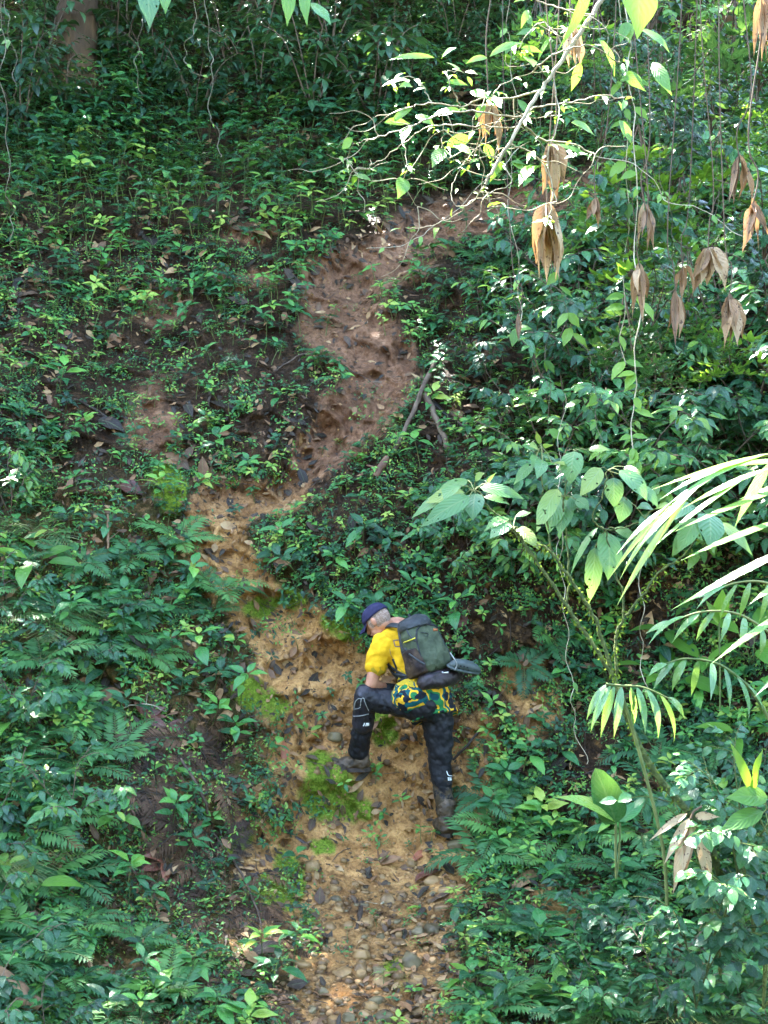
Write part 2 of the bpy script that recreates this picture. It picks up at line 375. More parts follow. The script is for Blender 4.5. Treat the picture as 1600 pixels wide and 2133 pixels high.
MOSS = [(680, 1640, 62, 72), (735, 1680, 40, 38), (660, 1585, 30, 30), (605, 1825, 26, 45), (570, 1860, 52, 26), (352, 1010, 30, 62), (545, 1265, 44, 32), (600, 1240, 30, 28), (675, 1765, 28, 20), (795, 1510, 34, 44), (720, 1300, 50, 40),
        (520, 1440, 40, 30), (570, 1470, 36, 26), (500, 1750, 40, 30), (640, 1915, 30, 20), (820, 2020, 30, 20)]
def build_ground():
    xs = np.concatenate([np.arange(-16, -4, 0.25), np.arange(-4, -3.0, 0.06), np.arange(-3.0, 3.4, 0.017), np.arange(3.4, 5, 0.06), np.arange(5, 17, 0.25)])
    zs = np.concatenate([np.arange(-2.95, -2.15, 0.0065), np.arange(-2.15, 1.0, 0.014), np.arange(1.0, 3.8, 0.02), np.arange(3.8, 12, 0.07), [12.2]])
    X, Z = np.meshgrid(xs, zs); Y = F(X, Z)
    y0 = Y[0]
    rows = []
    for (y_, z_) in [(-14, 0.6), (-8, -0.2), (-3, -1.3), (0, -1.65), (1.5, -1.9), (2.8, -2.5), (3.8, -3.0), (4.6, -3.05)]:
        rows.append(np.stack([xs, np.full_like(xs, y_), np.full_like(xs, z_) + 0.15 * fbm(xs * 0.8, np.full_like(xs, y_), 3)], -1))
    for k in range(1, 6):
        t = k / 6; yy = 4.6 + (y0 - 4.6) * t
        rows.append(np.stack([xs, yy, -3.05 + 0.1 * t + 0.05 * fbm(xs * 2, yy * 2, 3) * (1 - t)], -1))
    V = np.concatenate([np.stack(rows), np.stack([X, Y, Z], -1)])
    nr, nc = V.shape[:2]
    idx = np.arange(nr * nc).reshape(nr, nc)
    Fq = np.stack([idx[:-1, :-1], idx[:-1, 1:], idx[1:, 1:], idx[1:, :-1]], -1).reshape(-1, 4)
    Vf = V.reshape(-1, 3)
    g = G(); g.add(Vf, Fq)
    o = g.obj('ground', [GROUND]); tag(o, kind='structure')
    yy = np.maximum(Vf[:, 1], 3.0)
    px = 800 + Vf[:, 0] / yy * FPX; py = 1066.5 - Vf[:, 2] / yy * FPX
    py = np.where(Vf[:, 1] < 5.5, 2400, py)
    wob = 34 * fbm(Vf[:, 0] * 5, Vf[:, 2] * 5, 4)
    tr = trail(px + wob, py + 0.6 * wob)
    clay = sstep(-0.45, 0.12, tr) * (1 - .5 * sstep(1760, 1900, py))
    # bare clay patches beside the trail
    for (cx, cy, rx, ry) in [(1090, 1420, 40, 60), (985, 1600, 45, 120), (320, 880, 60, 90), (560, 1750, 80, 120), (600, 1880, 90, 90), (660, 1960, 80, 40), (500, 590, 90, 25), (330, 640, 60, 40), (540, 480, 60, 20), (920, 1800, 100, 60), (1180, 1880, 80, 50), (1110, 1480, 50, 60)]:
        q = 1 - np.hypot((px + 1.3 * wob - cx) / rx, (py - wob - cy) / ry); clay = np.maximum(clay, 0.85 * sstep(-0.25, 0.4, q))
    moss = np.zeros(len(Vf))
    for (cx, cy, rx, ry) in MOSS:
        q = 1 - np.hypot((px + 0.9 * wob - cx) / rx, (py + 1.2 * wob - cy) / ry); moss = np.maximum(moss, sstep(-0.08, 0.22, q))
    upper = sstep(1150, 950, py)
    olive = sstep(700, 500, px) * sstep(900, 1150, py) * (1 - clay)
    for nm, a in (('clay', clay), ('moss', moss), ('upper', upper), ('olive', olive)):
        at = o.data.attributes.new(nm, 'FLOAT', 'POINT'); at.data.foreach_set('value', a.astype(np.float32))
    return o

def ground_material():
    m, N, L = newmat('soil_and_clay')
    tc = N.new('ShaderNodeTexCoord')
    def A(n):
        a = N.new('ShaderNodeAttribute'); a.attribute_name = n; return a.outputs['Fac']
    def noise(s, d=5, r=0.6):
        n = N.new('ShaderNodeTexNoise'); n.inputs['Scale'].default_value = s; n.inputs['Detail'].default_value = d; n.inputs['Roughness'].default_value = r
        L.new(tc.outputs['Object'], n.inputs['Vector']); return n.outputs[0]
    n1, n2, n3, n4 = noise(3), noise(14), noise(55), noise(160, 3)
    orange = ramp(N, [(0.32, (0.13, 0.066, 0.026)), (0.43, (0.38, 0.185, 0.058)), (0.56, (0.53, 0.29, 0.10)), (0.72, (0.64, 0.42, 0.20))]); L.new(math_(N, L, 'ADD', math_(N, L, 'MULTIPLY', n1, 0.5), math_(N, L, 'MULTIPLY', n2, 0.5)), orange.inputs[0])
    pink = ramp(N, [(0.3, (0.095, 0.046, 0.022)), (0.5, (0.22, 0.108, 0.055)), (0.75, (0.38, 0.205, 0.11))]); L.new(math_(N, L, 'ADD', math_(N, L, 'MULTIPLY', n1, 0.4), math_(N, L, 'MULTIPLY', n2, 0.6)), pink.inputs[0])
    soil = ramp(N, [(0.3, (0.010, 0.006, 0.003)), (0.5, (0.028, 0.016, 0.008)), (0.75, (0.085, 0.045, 0.019))]); L.new(math_(N, L, 'ADD', math_(N, L, 'MULTIPLY', n1, 0.45), math_(N, L, 'MULTIPLY', n3, 0.55)), soil.inputs[0])
    ol = ramp(N, [(0.34, (0.016, 0.012, 0.004)), (0.47, (0.050, 0.045, 0.010)), (0.56, (0.070, 0.045, 0.015)), (0.70, (0.20, 0.12, 0.045))]); L.new(math_(N, L, 'ADD', math_(N, L, 'MULTIPLY', n1, 0.5), math_(N, L, 'MULTIPLY', n2, 0.5)), ol.inputs[0])
    soilc = mixc(N, L, A('olive'), soil.outputs[0], ol.outputs[0])
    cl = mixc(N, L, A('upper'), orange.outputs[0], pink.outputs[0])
    cf = math_(N, L, 'ADD', A('clay'), math_(N, L, 'MULTIPLY', math_(N, L, 'SUBTRACT', n2, 0.52), 2.2), True)
    col = mixc(N, L, cf, soilc, cl)
    # dark damp crumbs and streaks
    spk = ramp(N, [(0.40, (0.45, 0.36, 0.30)), (0.52, (1, 1, 1))]); L.new(n3, spk.inputs[0])
    col = mixc(N, L, 0.45, col, spk.outputs[0], 'MULTIPLY')
    wet = ramp(N, [(0.50, (1, 1, 1)), (0.62, (0.36, 0.29, 0.23))]); L.new(noise(7, 6, .7), wet.inputs[0])
    col = mixc(N, L, 0.72, col, wet.outputs[0], 'MULTIPLY')
    ms = ramp(N, [(0.3, (0.055, 0.085, 0.008)), (0.5, (0.125, 0.19, 0.016)), (0.7, (0.21, 0.28, 0.03))]); L.new(n3, ms.inputs[0])
    mf = math_(N, L, 'MULTIPLY', A('moss'), math_(N, L, 'MULTIPLY_ADD', n2, 5.0), True); mf.node.inputs[1].default_value = 1
    nnn = math_(N, L, 'SUBTRACT', math_(N, L, 'MULTIPLY', n2, 5.0), 1.35, True); mf = math_(N, L, 'MULTIPLY', A('moss'), nnn, True)
    col = mixc(N, L, mf, col, ms.outputs[0])
    pb = N.new('ShaderNodeBsdfPrincipled'); L.new(col, pb.inputs['Base Color'])
    rr = math_(N, L, 'MULTIPLY_ADD', n2, -1.5); rr.node.inputs[2].default_value = 1.22
    L.new(math_(N, L, 'MAXIMUM', rr, math_(N, L, 'MULTIPLY', A('moss'), 0.95)), pb.inputs['Roughness'])
    L.new(math_(N, L, 'MULTIPLY_ADD', A('clay'), 0.06), pb.inputs['Specular IOR Level']); pb.inputs['Specular IOR Level'].links[0].from_node.inputs[2].default_value = 0.10
    h = math_(N, L, 'ADD', math_(N, L, 'MULTIPLY', n3, 0.8), math_(N, L, 'MULTIPLY', n4, 0.25))
    h = math_(N, L, 'ADD', h, math_(N, L, 'MULTIPLY', n2, 3.2))
    bp = N.new('ShaderNodeBump'); bp.inputs['Strength'].default_value = 0.9; bp.inputs['Distance'].default_value = 0.02
    L.new(h, bp.inputs['Height']); L.new(bp.outputs[0], pb.inputs['Normal'])
    out = N.new('ShaderNodeOutputMaterial'); L.new(pb.outputs[0], out.inputs[0])
    return m
GROUND = ground_material()
build_ground()

# ---------------------------------------------------------------- plant builders (local coordinates, base at the origin, z up)
def rr(rng, a, b): return float(rng.uniform(a, b))
def seedling(rng, h=0.2, pairs=2, L=0.09, W=0.45, top=4, shape='oval', stem=True, lean=0.2, droop=0.7):
    g = G(); az0 = rr(rng, 0, 6.28)
    n = 5; pts = [(lean * h * (t ** 1.6) * math.cos(az0), lean * h * (t ** 1.6) * math.sin(az0), h * t) for t in np.linspace(0, 1, n)]
    if stem: tube(g, pts, np.linspace(0.0035, 0.0018, n), 3, 0.5, 1)
    lev = [(0.45 + 0.5 * (i + 1) / (pairs + 1), 2, rr(rng, 0.85, 1.1)) for i in range(pairs)] + [(1.0, top, 0.85)]
    a = rr(rng, 0, 6.28)
    for (t, k, s) in lev:
        p = np.array([np.interp(t, np.linspace(0, 1, n), [q[i] for q in pts]) for i in range(3)])
        a += 1.57 + rr(rng, -.3, .3)
        for j in range(k):
            az = a + 2 * math.pi * j / k + rr(rng, -.25, .25)
            el = rr(rng, 0.05, 0.65); l = L * s * rr(rng, 0.7, 1.2)
            R = rot(az, el, rr(rng, -.35, .35)); pet = 0.14 * l
            V, Fq, UV = leaf(l, l * W * rr(rng, .85, 1.15), droop * rr(rng, .6, 1.4), 0.16, 4, shape, wave=0.08)
            g.add((V + [pet, 0, 0]) @ R.T + p, Fq, UV, float(np.clip(rng.normal(0.5, 0.16), 0, 1)), 0)
    return g
def frond(rng, L=0.5, n=16, pw=0.16, arch=1.1, taper='fern', pn=2, pr=0.22, rad=0.003, elt=0.0, m=0, ms=1, bi=False, droopp=0.5):
    """one pinnate frond along +x, arching down"""
    g = G(); k = 12; t = np.linspace(0, 1, k); a = -arch * t
    x = np.concatenate([[0], np.cumsum((np.cos(a[1:]) + np.cos(a[:-1])) / 2)]) * L / (k - 1)
    z = np.concatenate([[0], np.cumsum((np.sin(a[1:]) + np.sin(a[:-1])) / 2)]) * L / (k - 1)
    tube(g, np.stack([x, 0 * x, z], 1), np.linspace(rad, rad * .35, k), 4, 0.5, ms)
    r0 = float(np.clip(rng.normal(.5, .15), 0, 1))
    for i in range(n):
        u = 0.14 + 0.86 * (i + 0.5) / n
        px_, pz_ = np.interp(u, t, x), np.interp(u, t, z); ang = -arch * u
        if taper == 'fern': s = math.sin(math.pi * min(1, 0.22 + 0.8 * u)) ** 0.8
        elif taper == 'palm': s = 0.55 + 0.45 * math.sin(math.pi * u)
        else: s = (1 - u) ** 0.75 + 0.05
        for sd in (-1, 1):
            l = pw * s * rr(rng, .9, 1.1) * (2 if not bi else 2)
            R = rot(sd * (1.15 - 0.45 * u) + rr(rng, -.06, .06), rr(rng, -.05, .2), 0)
            Ra = np.array([[math.cos(ang), 0, -math.sin(ang)], [0, 1, 0], [math.sin(ang), 0, math.cos(ang)]])
            RR = Ra @ R
            if bi:
                sub = G(); nn = max(4, int(11 * s))
                for q in range(nn):
                    uu = (q + .6) / nn; ll = l * 0.17 * (1 - uu) ** .6 + .004
                    for s2 in (-1, 1):
                        V, Fq, UV = leaf(ll, ll * .42, .3, .1, 1, 'strap')
                        sub.add(V @ rot(s2 * 1.1, 0.05).T + [l * uu, 0, -0.25 * l * uu * uu], Fq, UV, r0, m)
                sub.add(*leaf(l, .004, .3, 0, 3, 'strap'), r=r0, m=ms)
                g.put(sub, RR, [px_, 0, pz_])
            else:
                V, Fq, UV = leaf(l, l * pr, droopp * rr(rng, .7, 1.3), .12, pn, 'strap' if taper != 'palm' else 'lance')
                g.add(V @ RR.T + [px_, 0, pz_], Fq, UV, float(np.clip(r0 + rng.normal(0, .05), 0, 1)), m)
    return g
def fernplant(rng, nf=6, L=0.4, n=15, pw=0.055, bi=False, el=0.9, arch=1.3, pr=0.24):
    g = G(); a0 = rr(rng, 0, 6.28)
    for i in range(nf):
        f = frond(rng, L * rr(rng, .7, 1.15), n, pw, arch * rr(rng, .7, 1.2), pr=pr, bi=bi)
        g.put(f, rot(a0 + 6.283 * i / nf + rr(rng, -.3, .3), el * rr(rng, .7, 1.2), rr(rng, -.2, .2)), [0, 0, 0.01])
    return g
def shrub(rng, h=1.2, stems=4, tw=7, L=0.13, W=0.42, nl=7, spread=0.55, shape='oval', droop=0.8, low=0.3):
    g = G()
    for s in range(stems):
        az = 6.283 * s / stems + rr(rng, -.5, .5); sp = spread * rr(rng, .5, 1.2); hh = h * rr(rng, .65, 1.1)
        st = spline([(0, 0, 0), (sp * .25 * h * math.cos(az), sp * .25 * h * math.sin(az), hh * .4), (sp * .65 * h * math.cos(az + .2), sp * .65 * h * math.sin(az + .2), hh * .8), (sp * 1.1 * h * math.cos(az), sp * 1.1 * h * math.sin(az), hh * .95)], 4)
        tube(g, st, np.linspace(.010, .003, len(st)) * (h / 1.2), 4, .5, 1)
        for k in range(tw):
            u = low + (1 - low) * (k + rr(rng, 0, .6)) / tw; i = min(len(st) - 1, int(u * (len(st) - 1)))
            p = st[i]; ta = az + rr(rng, -1.7, 1.7); te = rr(rng, -.15, .7); tl = h * rr(rng, .16, .34)
            d = rot(ta, te)[:, 0]
            tip = p + d * tl + np.array([0, 0, -0.1 * tl])
            tw_ = spline([p, p + d * tl * .5 + [0, 0, .02], tip], 3)
            tube(g, tw_, np.linspace(.0035, .0016, len(tw_)), 3, .5, 1)
            for q in range(nl):
                v = (q + .7) / nl; pp = tw_[min(len(tw_) - 1, int(v * (len(tw_) - 1)))] + rng.normal(0, .008, 3)
                sd = 1 if q % 2 else -1
                la = ta + sd * rr(rng, .5, 1.1) * (1 if q < nl - 1 else .1); le = rr(rng, -.5, .35)
                l = L * rr(rng, .6, 1.2)
                V, Fq, UV = leaf(l, l * W * rr(rng, .85, 1.15), droop * rr(rng, .4, 1.4), .14, 4, shape, wave=.06)
                g.add(V @ rot(la, le, rr(rng, -.4, .4)).T + pp, Fq, UV, float(np.clip(rng.normal(.5, .17), 0, 1)), 0)
    return g
def bigleaf(rng, n=4, L=0.4, W=0.3, petiole=0.35, droop=1.0, shape='wide', fold=.12):
    g = G(); a0 = rr(rng, 0, 6.28)
    for i in range(n):
        az = a0 + 6.283 * i / n + rr(rng, -.4, .4); el = rr(rng, .75, 1.35); d = rot(az, el)[:, 0]; pl = petiole * rr(rng, .6, 1.1)
        p = d * pl
        tube(g, spline([(0, 0, 0), d * pl * .5 + [0, 0, .01], p], 3), .004, 4, .5, 1)
        l = L * rr(rng, .75, 1.1)
        V, Fq, UV = leaf(l, l * W * rr(rng, .9, 1.1), droop * rr(rng, .6, 1.2), fold, 7, shape, wave=.07)
        g.add(V @ rot(az + rr(rng, -.2, .2), el - .55, rr(rng, -.3, .3)).T + p, Fq, UV, float(np.clip(rng.normal(.5, .15), 0, 1)), 0)
    return g
def creeper(rng, n=26, R=0.09, L=0.022):
    """a low cushion of tiny leaves"""
    g = G()
    for i in range(n):
        a = rr(rng, 0, 6.28); r = R * math.sqrt(rr(rng, 0, 1))
        V, Fq, UV = leaf(L * rr(rng, .6, 1.5), L * .55, .5, .1, 2, 'oval')
        g.add(V @ rot(rr(rng, 0, 6.28), rr(rng, -.1, .8), rr(rng, -.5, .5)).T + [r * math.cos(a), r * math.sin(a), rr(rng, 0, .04)], Fq, UV, float(np.clip(rng.normal(.55, .22), 0, 1)), 0)
    return g
def litterleaf(rng, L=0.1, W=.42, m=0):
    g = G(); V, Fq, UV = leaf(L, L * W, rr(rng, -.9, 1.2), rr(rng, -.1, .45), 4, ['oval', 'lance', 'wide'][int(rng.integers(3))], wave=rr(rng, 0, .25), twist=rr(rng, -.6, .6))
    return g.add(V, Fq, UV, rr(rng, 0, 1), m)

def upframe(n, az, tilt=0.5):
    """rotation of a plant: z leans from the vertical towards the surface normal"""
    z = nrm(np.array([0, 0, 1.0]) * (1 - tilt) + np.asarray(n) * tilt)
    x = np.array([math.cos(az), math.sin(az), 0]); y = nrm(np.cross(z, x)); x = np.cross(y, z)
    return np.stack([x, y, z], 1)
def scatter(name, temps, pts, norms, scales, mats, tilt=0.5, flat=False, rng=None, dvar=.18, sink=.0, roll=.5):
    """many copies of the template meshes joined into one mesh of uncountable growth"""
    rng = rng or RNG; A = [t.arr() for t in temps]
    which = rng.integers(len(temps), size=len(pts)); out = G()
    for k, (V, Fq, UV, R, Mi) in enumerate(A):
        id_ = np.nonzero(which == k)[0]; c = len(id_)
        if c == 0: continue
        n = norms[id_]; az = rng.uniform(0, 6.283, c)
        z = n + rng.normal(0, .25, (c, 3)) if flat else np.array([0, 0, 1.0]) * (1 - tilt) + n * tilt + rng.normal(0, .12, (c, 3))
        z /= np.linalg.norm(z, axis=1)[:, None]
        x = np.stack([np.cos(az), np.sin(az), np.zeros(c)], 1)
        if flat: x = x + np.stack([np.zeros(c), np.zeros(c), rng.normal(0, 1, c)], 1)
        y = np.cross(z, x); y /= np.linalg.norm(y, axis=1)[:, None]; x = np.cross(y, z)
        Rm = np.stack([x, y, z], 2) * scales[id_][:, None, None]
        W_ = np.einsum('nij,vj->nvi', Rm, V) + (pts[id_] - n * sink)[:, None]
        nv = len(V)
        FF = Fq[None] + (np.arange(c) * nv)[:, None, None]
        RR_ = np.clip(R[None] + (rng.normal(0, dvar, c) + (.5 * fbm(pts[id_][:, 0] * 1.4 + 7, pts[id_][:, 2] * 1.4, 3) if not flat else 0))[:, None], 0, 1)
        out.add(W_.reshape(-1, 3), FF.reshape(-1, 4), np.tile(UV, (c, 1)), RR_.reshape(-1), np.tile(Mi, c))
    return out.obj(name, mats)
def sample(n, dens, rng, x0=-250, x1=1850, y0=-250, y1=2250):
    px = rng.uniform(x0, x1, n); py = rng.uniform(y0, y1, n)
    k = rng.uniform(0, 1, n) < dens(px, py); px, py = px[k], py[k]
    p = hit(px, py); nn = normal(p); p = snap(p)
    return px, py, p, nn
def wobble(px, py): return 60 * fbm(px / 130.0, py / 130.0, 3)
BARE = [(1060, 1310, 100, 70), (1100, 1440, 55, 90), (985, 1600, 55, 150), (560, 1790, 60, 90), (620, 1900, 70, 60), (930, 1830, 90, 60), (350, 890, 45, 60), (500, 590, 90, 18), (545, 478, 60, 16)]
def bare(px, py):
    b = sstep(-0.30, 0.0, trail(px + wobble(px, py) * .5, py + wobble(py, px) * .4))
    for (cx, cy, rx, ry) in BARE:
        b = np.maximum(b, .8 * sstep(-.1, .3, 1 - np.hypot((px - cx + wobble(px, py)) / rx, (py - cy) / ry)))
    return b

# ---------------------------------------------------------------- unseen leaf canopy shaped to shade the slope, gaps cut along sun lines
HOLES = []  # spots to be lit; crown leaves on their sun line are dropped
def hole(px, py, d, r): HOLES.append((P(px, py, d), r))
for q in [(1330, 40, 5.2, .34), (1200, 60, 5.2, .25), (1060, 240, 5.2, .30), (960, 290, 5.2, .20), (1000, 350, 5.2, .12), (1145, 520, 5.4, .10), (1290, 260, 5.2, .10), (905, 115, 5.2, .08),
          (1480, 1080, 3.9, .26), (1330, 1160, 4.0, .13), (1560, 1200, 3.9, .26), (1560, 980, 3.9, .16), (1290, 1480, 5.9, .12), (1260, 1040, 6.0, .10), (1040, 1105, 6.0, .05), (1440, 1760, 5.7, .16),
          (1560, 140, 9.0, .16), (1450, 300, 9.3, .08), (1560, 420, 9.0, .12), (1470, 560, 9, .06), (1400, 80, 9.5, .10),
          (1370, 1950, 6.6, .16), (1460, 2080, 6.3, .10), (1390, 2040, 6.4, .08), (20, 1470, 6.5, .04)]: hole(*q)
for (px_, py_, r_) in [(650, 2075, .09), (560, 2110, .03), (950, 1985, .06), (790, 1895, .0), (1010, 460, .08), (920, 470, .05), (560, 920, .06), (50, 620, .0), (430, 1040, .05), (150, 1700, .04)]:
    p_ = hit(px_, py_)[0]; HOLES.append((p_, r_))
def canopy():
    rng = np.random.default_rng(11); n = 44000
    c = np.stack([rng.uniform(-14, 6, n), rng.uniform(9.5, 25.5, n), 10.6 + rng.normal(0, .6, n)], 1)
    c[:, 2] += 1.1 * fbm(c[:, 0] * .25, c[:, 1] * .25, 2) + .12 * (c[:, 1] - 14)
    keep = np.ones(n, bool); s = np.array(SUN)
    for (p, r) in HOLES:
        v = c - p; t = v @ s; d = np.linalg.norm(v - t[:, None] * s, axis=1); keep &= d > r + 0.12
    for yy, x_lo, y_hi, pr in ((10.5, 980, 1050, .34), (6.5, 1020, 700, .42), (4.2, 1180, 1600, .5), (17, 300, 260, .12)):
        t = (c[:, 1] - yy) / s[1]; q = c - s * t[:, None]; qx = 800 + q[:, 0] / yy * FPX; qy = 1066.5 - q[:, 2] / yy * FPX
        inz = (qx > x_lo) & (qx < 1750) & (qy < y_hi) & (qy > -150); keep &= ~(inz & (rng.random(n) < pr))  # crown thinned at random over areas meant to catch sun flecks
    c = c[keep]
    ext = []  # extra crown leaves added to block stray sun on chosen spots
    for q, r in [(hit(330, 810)[0], .9), (hit(360, 900)[0], .5), (P(1250, 1650, 6.9), .7), (hit(10, 470)[0], .5), (hit(760, 2130)[0], .15)]:
        t = (10.8 - q[2]) / s[2]; m_ = int(150 * r * r) + 20
        ext.append(q + s * t + np.stack([rng.normal(0, r * .6, m_), rng.normal(0, r * .6, m_), rng.normal(0, .3, m_)], 1))
    c = np.concatenate([c] + ext)
    owners = [(-3.85, 15.4), (-2.15, 17.0), (4.4, 17.0)]  # last tree is unseen, added to hold part of the shading leaves
    lab = ['thick brown tree trunk flaring at its foot among dark undergrowth on the left', 'slim dark tree trunk rising out of the frame right of the thick brown tree', 'unseen tree added for its shading crown behind the leafy bushes high on the right']
    own = np.where(c[:, 0] < -5, 0, np.where(c[:, 1] < 15.5, 2, 1))
    temps = []
    for k in range(6):
        V, Fq, UV = leaf(.34, .19, .6, .15, 2, 'oval'); temps.append((V @ rot(rr(rng, 0, 6), rr(rng, -.5, .4), rr(rng, -.4, .4)).T, Fq, UV))
    for i, (tx, ty) in enumerate(owners):
        base = np.array([tx, ty, 0.0]); zz = _z[np.argmin(abs(_y - ty))]
        zl = np.linspace(-2.9, 11, 400); yy = F(np.full(400, tx), zl, False); zz = zl[np.argmin(abs(yy - ty + .3))] - .5
        base[2] = zz
        e = empty('forest_tree', base, lab[i], 'tree')
        g = G(); R0 = [.26, .10, .14][i]; k = 16; top = np.array([tx + [.5, 1.5, 1.0][i], ty + .4, 11.0])
        tt = np.linspace(0, 1, k); pts = base + (top - base) * tt[:, None] + np.stack([.06 * np.sin(tt * 9 + i), .05 * np.cos(tt * 7), 0 * tt], 1)
        rad = R0 * (1 - .55 * tt) * (1 + .9 * np.exp(-tt * 14))
        tube(g, pts - base, rad, 14)
        V, Fq, UV, R, Mi = g.arr(); 
        th = np.arange(len(V)) % 14 / 14 * 6.283; hgt = V[:, 2]
        bul = 1 + .35 * np.exp(-np.abs(hgt) / .9) * np.cos(th * 4 + 1) + .06 * np.sin(th * 3 + hgt * 4)
        cen = np.repeat(pts - base, 14, axis=0); V = cen + (V - cen) * bul[:, None]
        g2 = G(); g2.add(V, Fq, UV, .5 + .3 * np.sin(hgt * 3))
        cs = c[own == i]
        for q in cs[rng.choice(len(cs), 26)]:
            tb = pts[rng.integers(11, k)] - base; lim = spline([tb, (tb + q - base) / 2 + [0, 0, .3], q - base], 4)
            tube(g2, lim, np.linspace(.05, .015, len(lim)), 5)
        g2.obj('trunk', M['bark'], e)
        out = G()
        wh = rng.integers(6, size=len(cs))
        for k2, (V, Fq, UV) in enumerate(temps):
            cc = cs[wh == k2] - base; m_ = len(cc)
            if m_ == 0: continue
            sc = rng.uniform(.7, 1.25, m_); az = rng.uniform(0, 6.28, m_); ca, sa = np.cos(az), np.sin(az)
            Rz = np.zeros((m_, 3, 3)); Rz[:, 0, 0] = ca; Rz[:, 0, 1] = -sa; Rz[:, 1, 0] = sa; Rz[:, 1, 1] = ca; Rz[:, 2, 2] = 1
            W_ = np.einsum('nij,vj->nvi', Rz * sc[:, None, None], V) + cc[:, None]
            out.add(W_.reshape(-1, 3), (Fq[None] + (np.arange(m_) * len(V))[:, None, None]).reshape(-1, 4), np.tile(UV, (m_, 1)), np.repeat(rng.uniform(.2, .8, m_), len(V)))
        out.obj('crown', M['darkleaf'], e)  # unseen leaf layer laid out for the shade and flecks below
canopy()
def sky_blocking_trees():
    # unseen trees added round the viewer to block low sky and deepen contrast
    rng = np.random.default_rng(12)
    for (tx, ty, x0, x1, y0, y1, z0, z1, n, lab) in [(-5, -7, -13, 1, -9, -5, -1.5, 8.5, 5200, 'unseen tree added behind the viewer on the left to block low sky'), (5, -7.5, -1, 13, -9.5, -5, -1.5, 8.5, 5200, 'unseen tree added behind the viewer on the right to block low sky'),
                                             (-9.5, 4, -12, -8, -4, 13, -3, 8, 5200, 'unseen tree added beyond the left edge of the view to block low sky'), (9.5, 4, 8, 12, -4, 13, -3, 8, 5200, 'unseen tree added beyond the right edge of the view to block low sky')]:
        base = np.array([tx, ty, -3.0]); e = empty('forest_tree', base, lab, 'tree'); g = G()
        pts = np.array([[.2 * math.sin(k), .1 * k / 3, k * 1.1] for k in range(11)]); tube(g, pts, np.linspace(.3, .12, 11), 12)
        for k in range(16):
            q = np.array([rng.uniform(x0, x1), rng.uniform(y0, y1), rng.uniform(1, z1)]) - base; tb = pts[int(rng.integers(4, 11))]
            l_ = spline([tb, (tb + q) / 2 + [0, 0, .4], q], 4); tube(g, l_, np.linspace(.07, .015, len(l_)), 6)
        g.obj('trunk', M['bark'], e); out = G()
        for k in range(6):
            V, Fq, UV = leaf(.42, .24, .6, .15, 2, 'oval'); V = V @ rot(rr(rng, 0, 6), rr(rng, -.9, .5), rr(rng, -.6, .6)).T; m_ = n // 6
            cc = np.stack([rng.uniform(x0, x1, m_), rng.uniform(y0, y1, m_), rng.uniform(z0, z1, m_)], 1) - base
            az = rng.uniform(0, 6.28, m_); Rz = np.zeros((m_, 3, 3)); Rz[:, 0, 0] = np.cos(az); Rz[:, 0, 1] = -np.sin(az); Rz[:, 1, 0] = np.sin(az); Rz[:, 1, 1] = np.cos(az); Rz[:, 2, 2] = 1
            W_ = np.einsum('nij,vj->nvi', Rz, V) + cc[:, None]
            out.add(W_.reshape(-1, 3), (Fq[None] + (np.arange(m_) * len(V))[:, None, None]).reshape(-1, 4), np.tile(UV, (m_, 1)), np.repeat(rng.uniform(.2, .8, m_), len(V)))
        out.obj('crown', M['darkleaf'], e)
sky_blocking_trees()

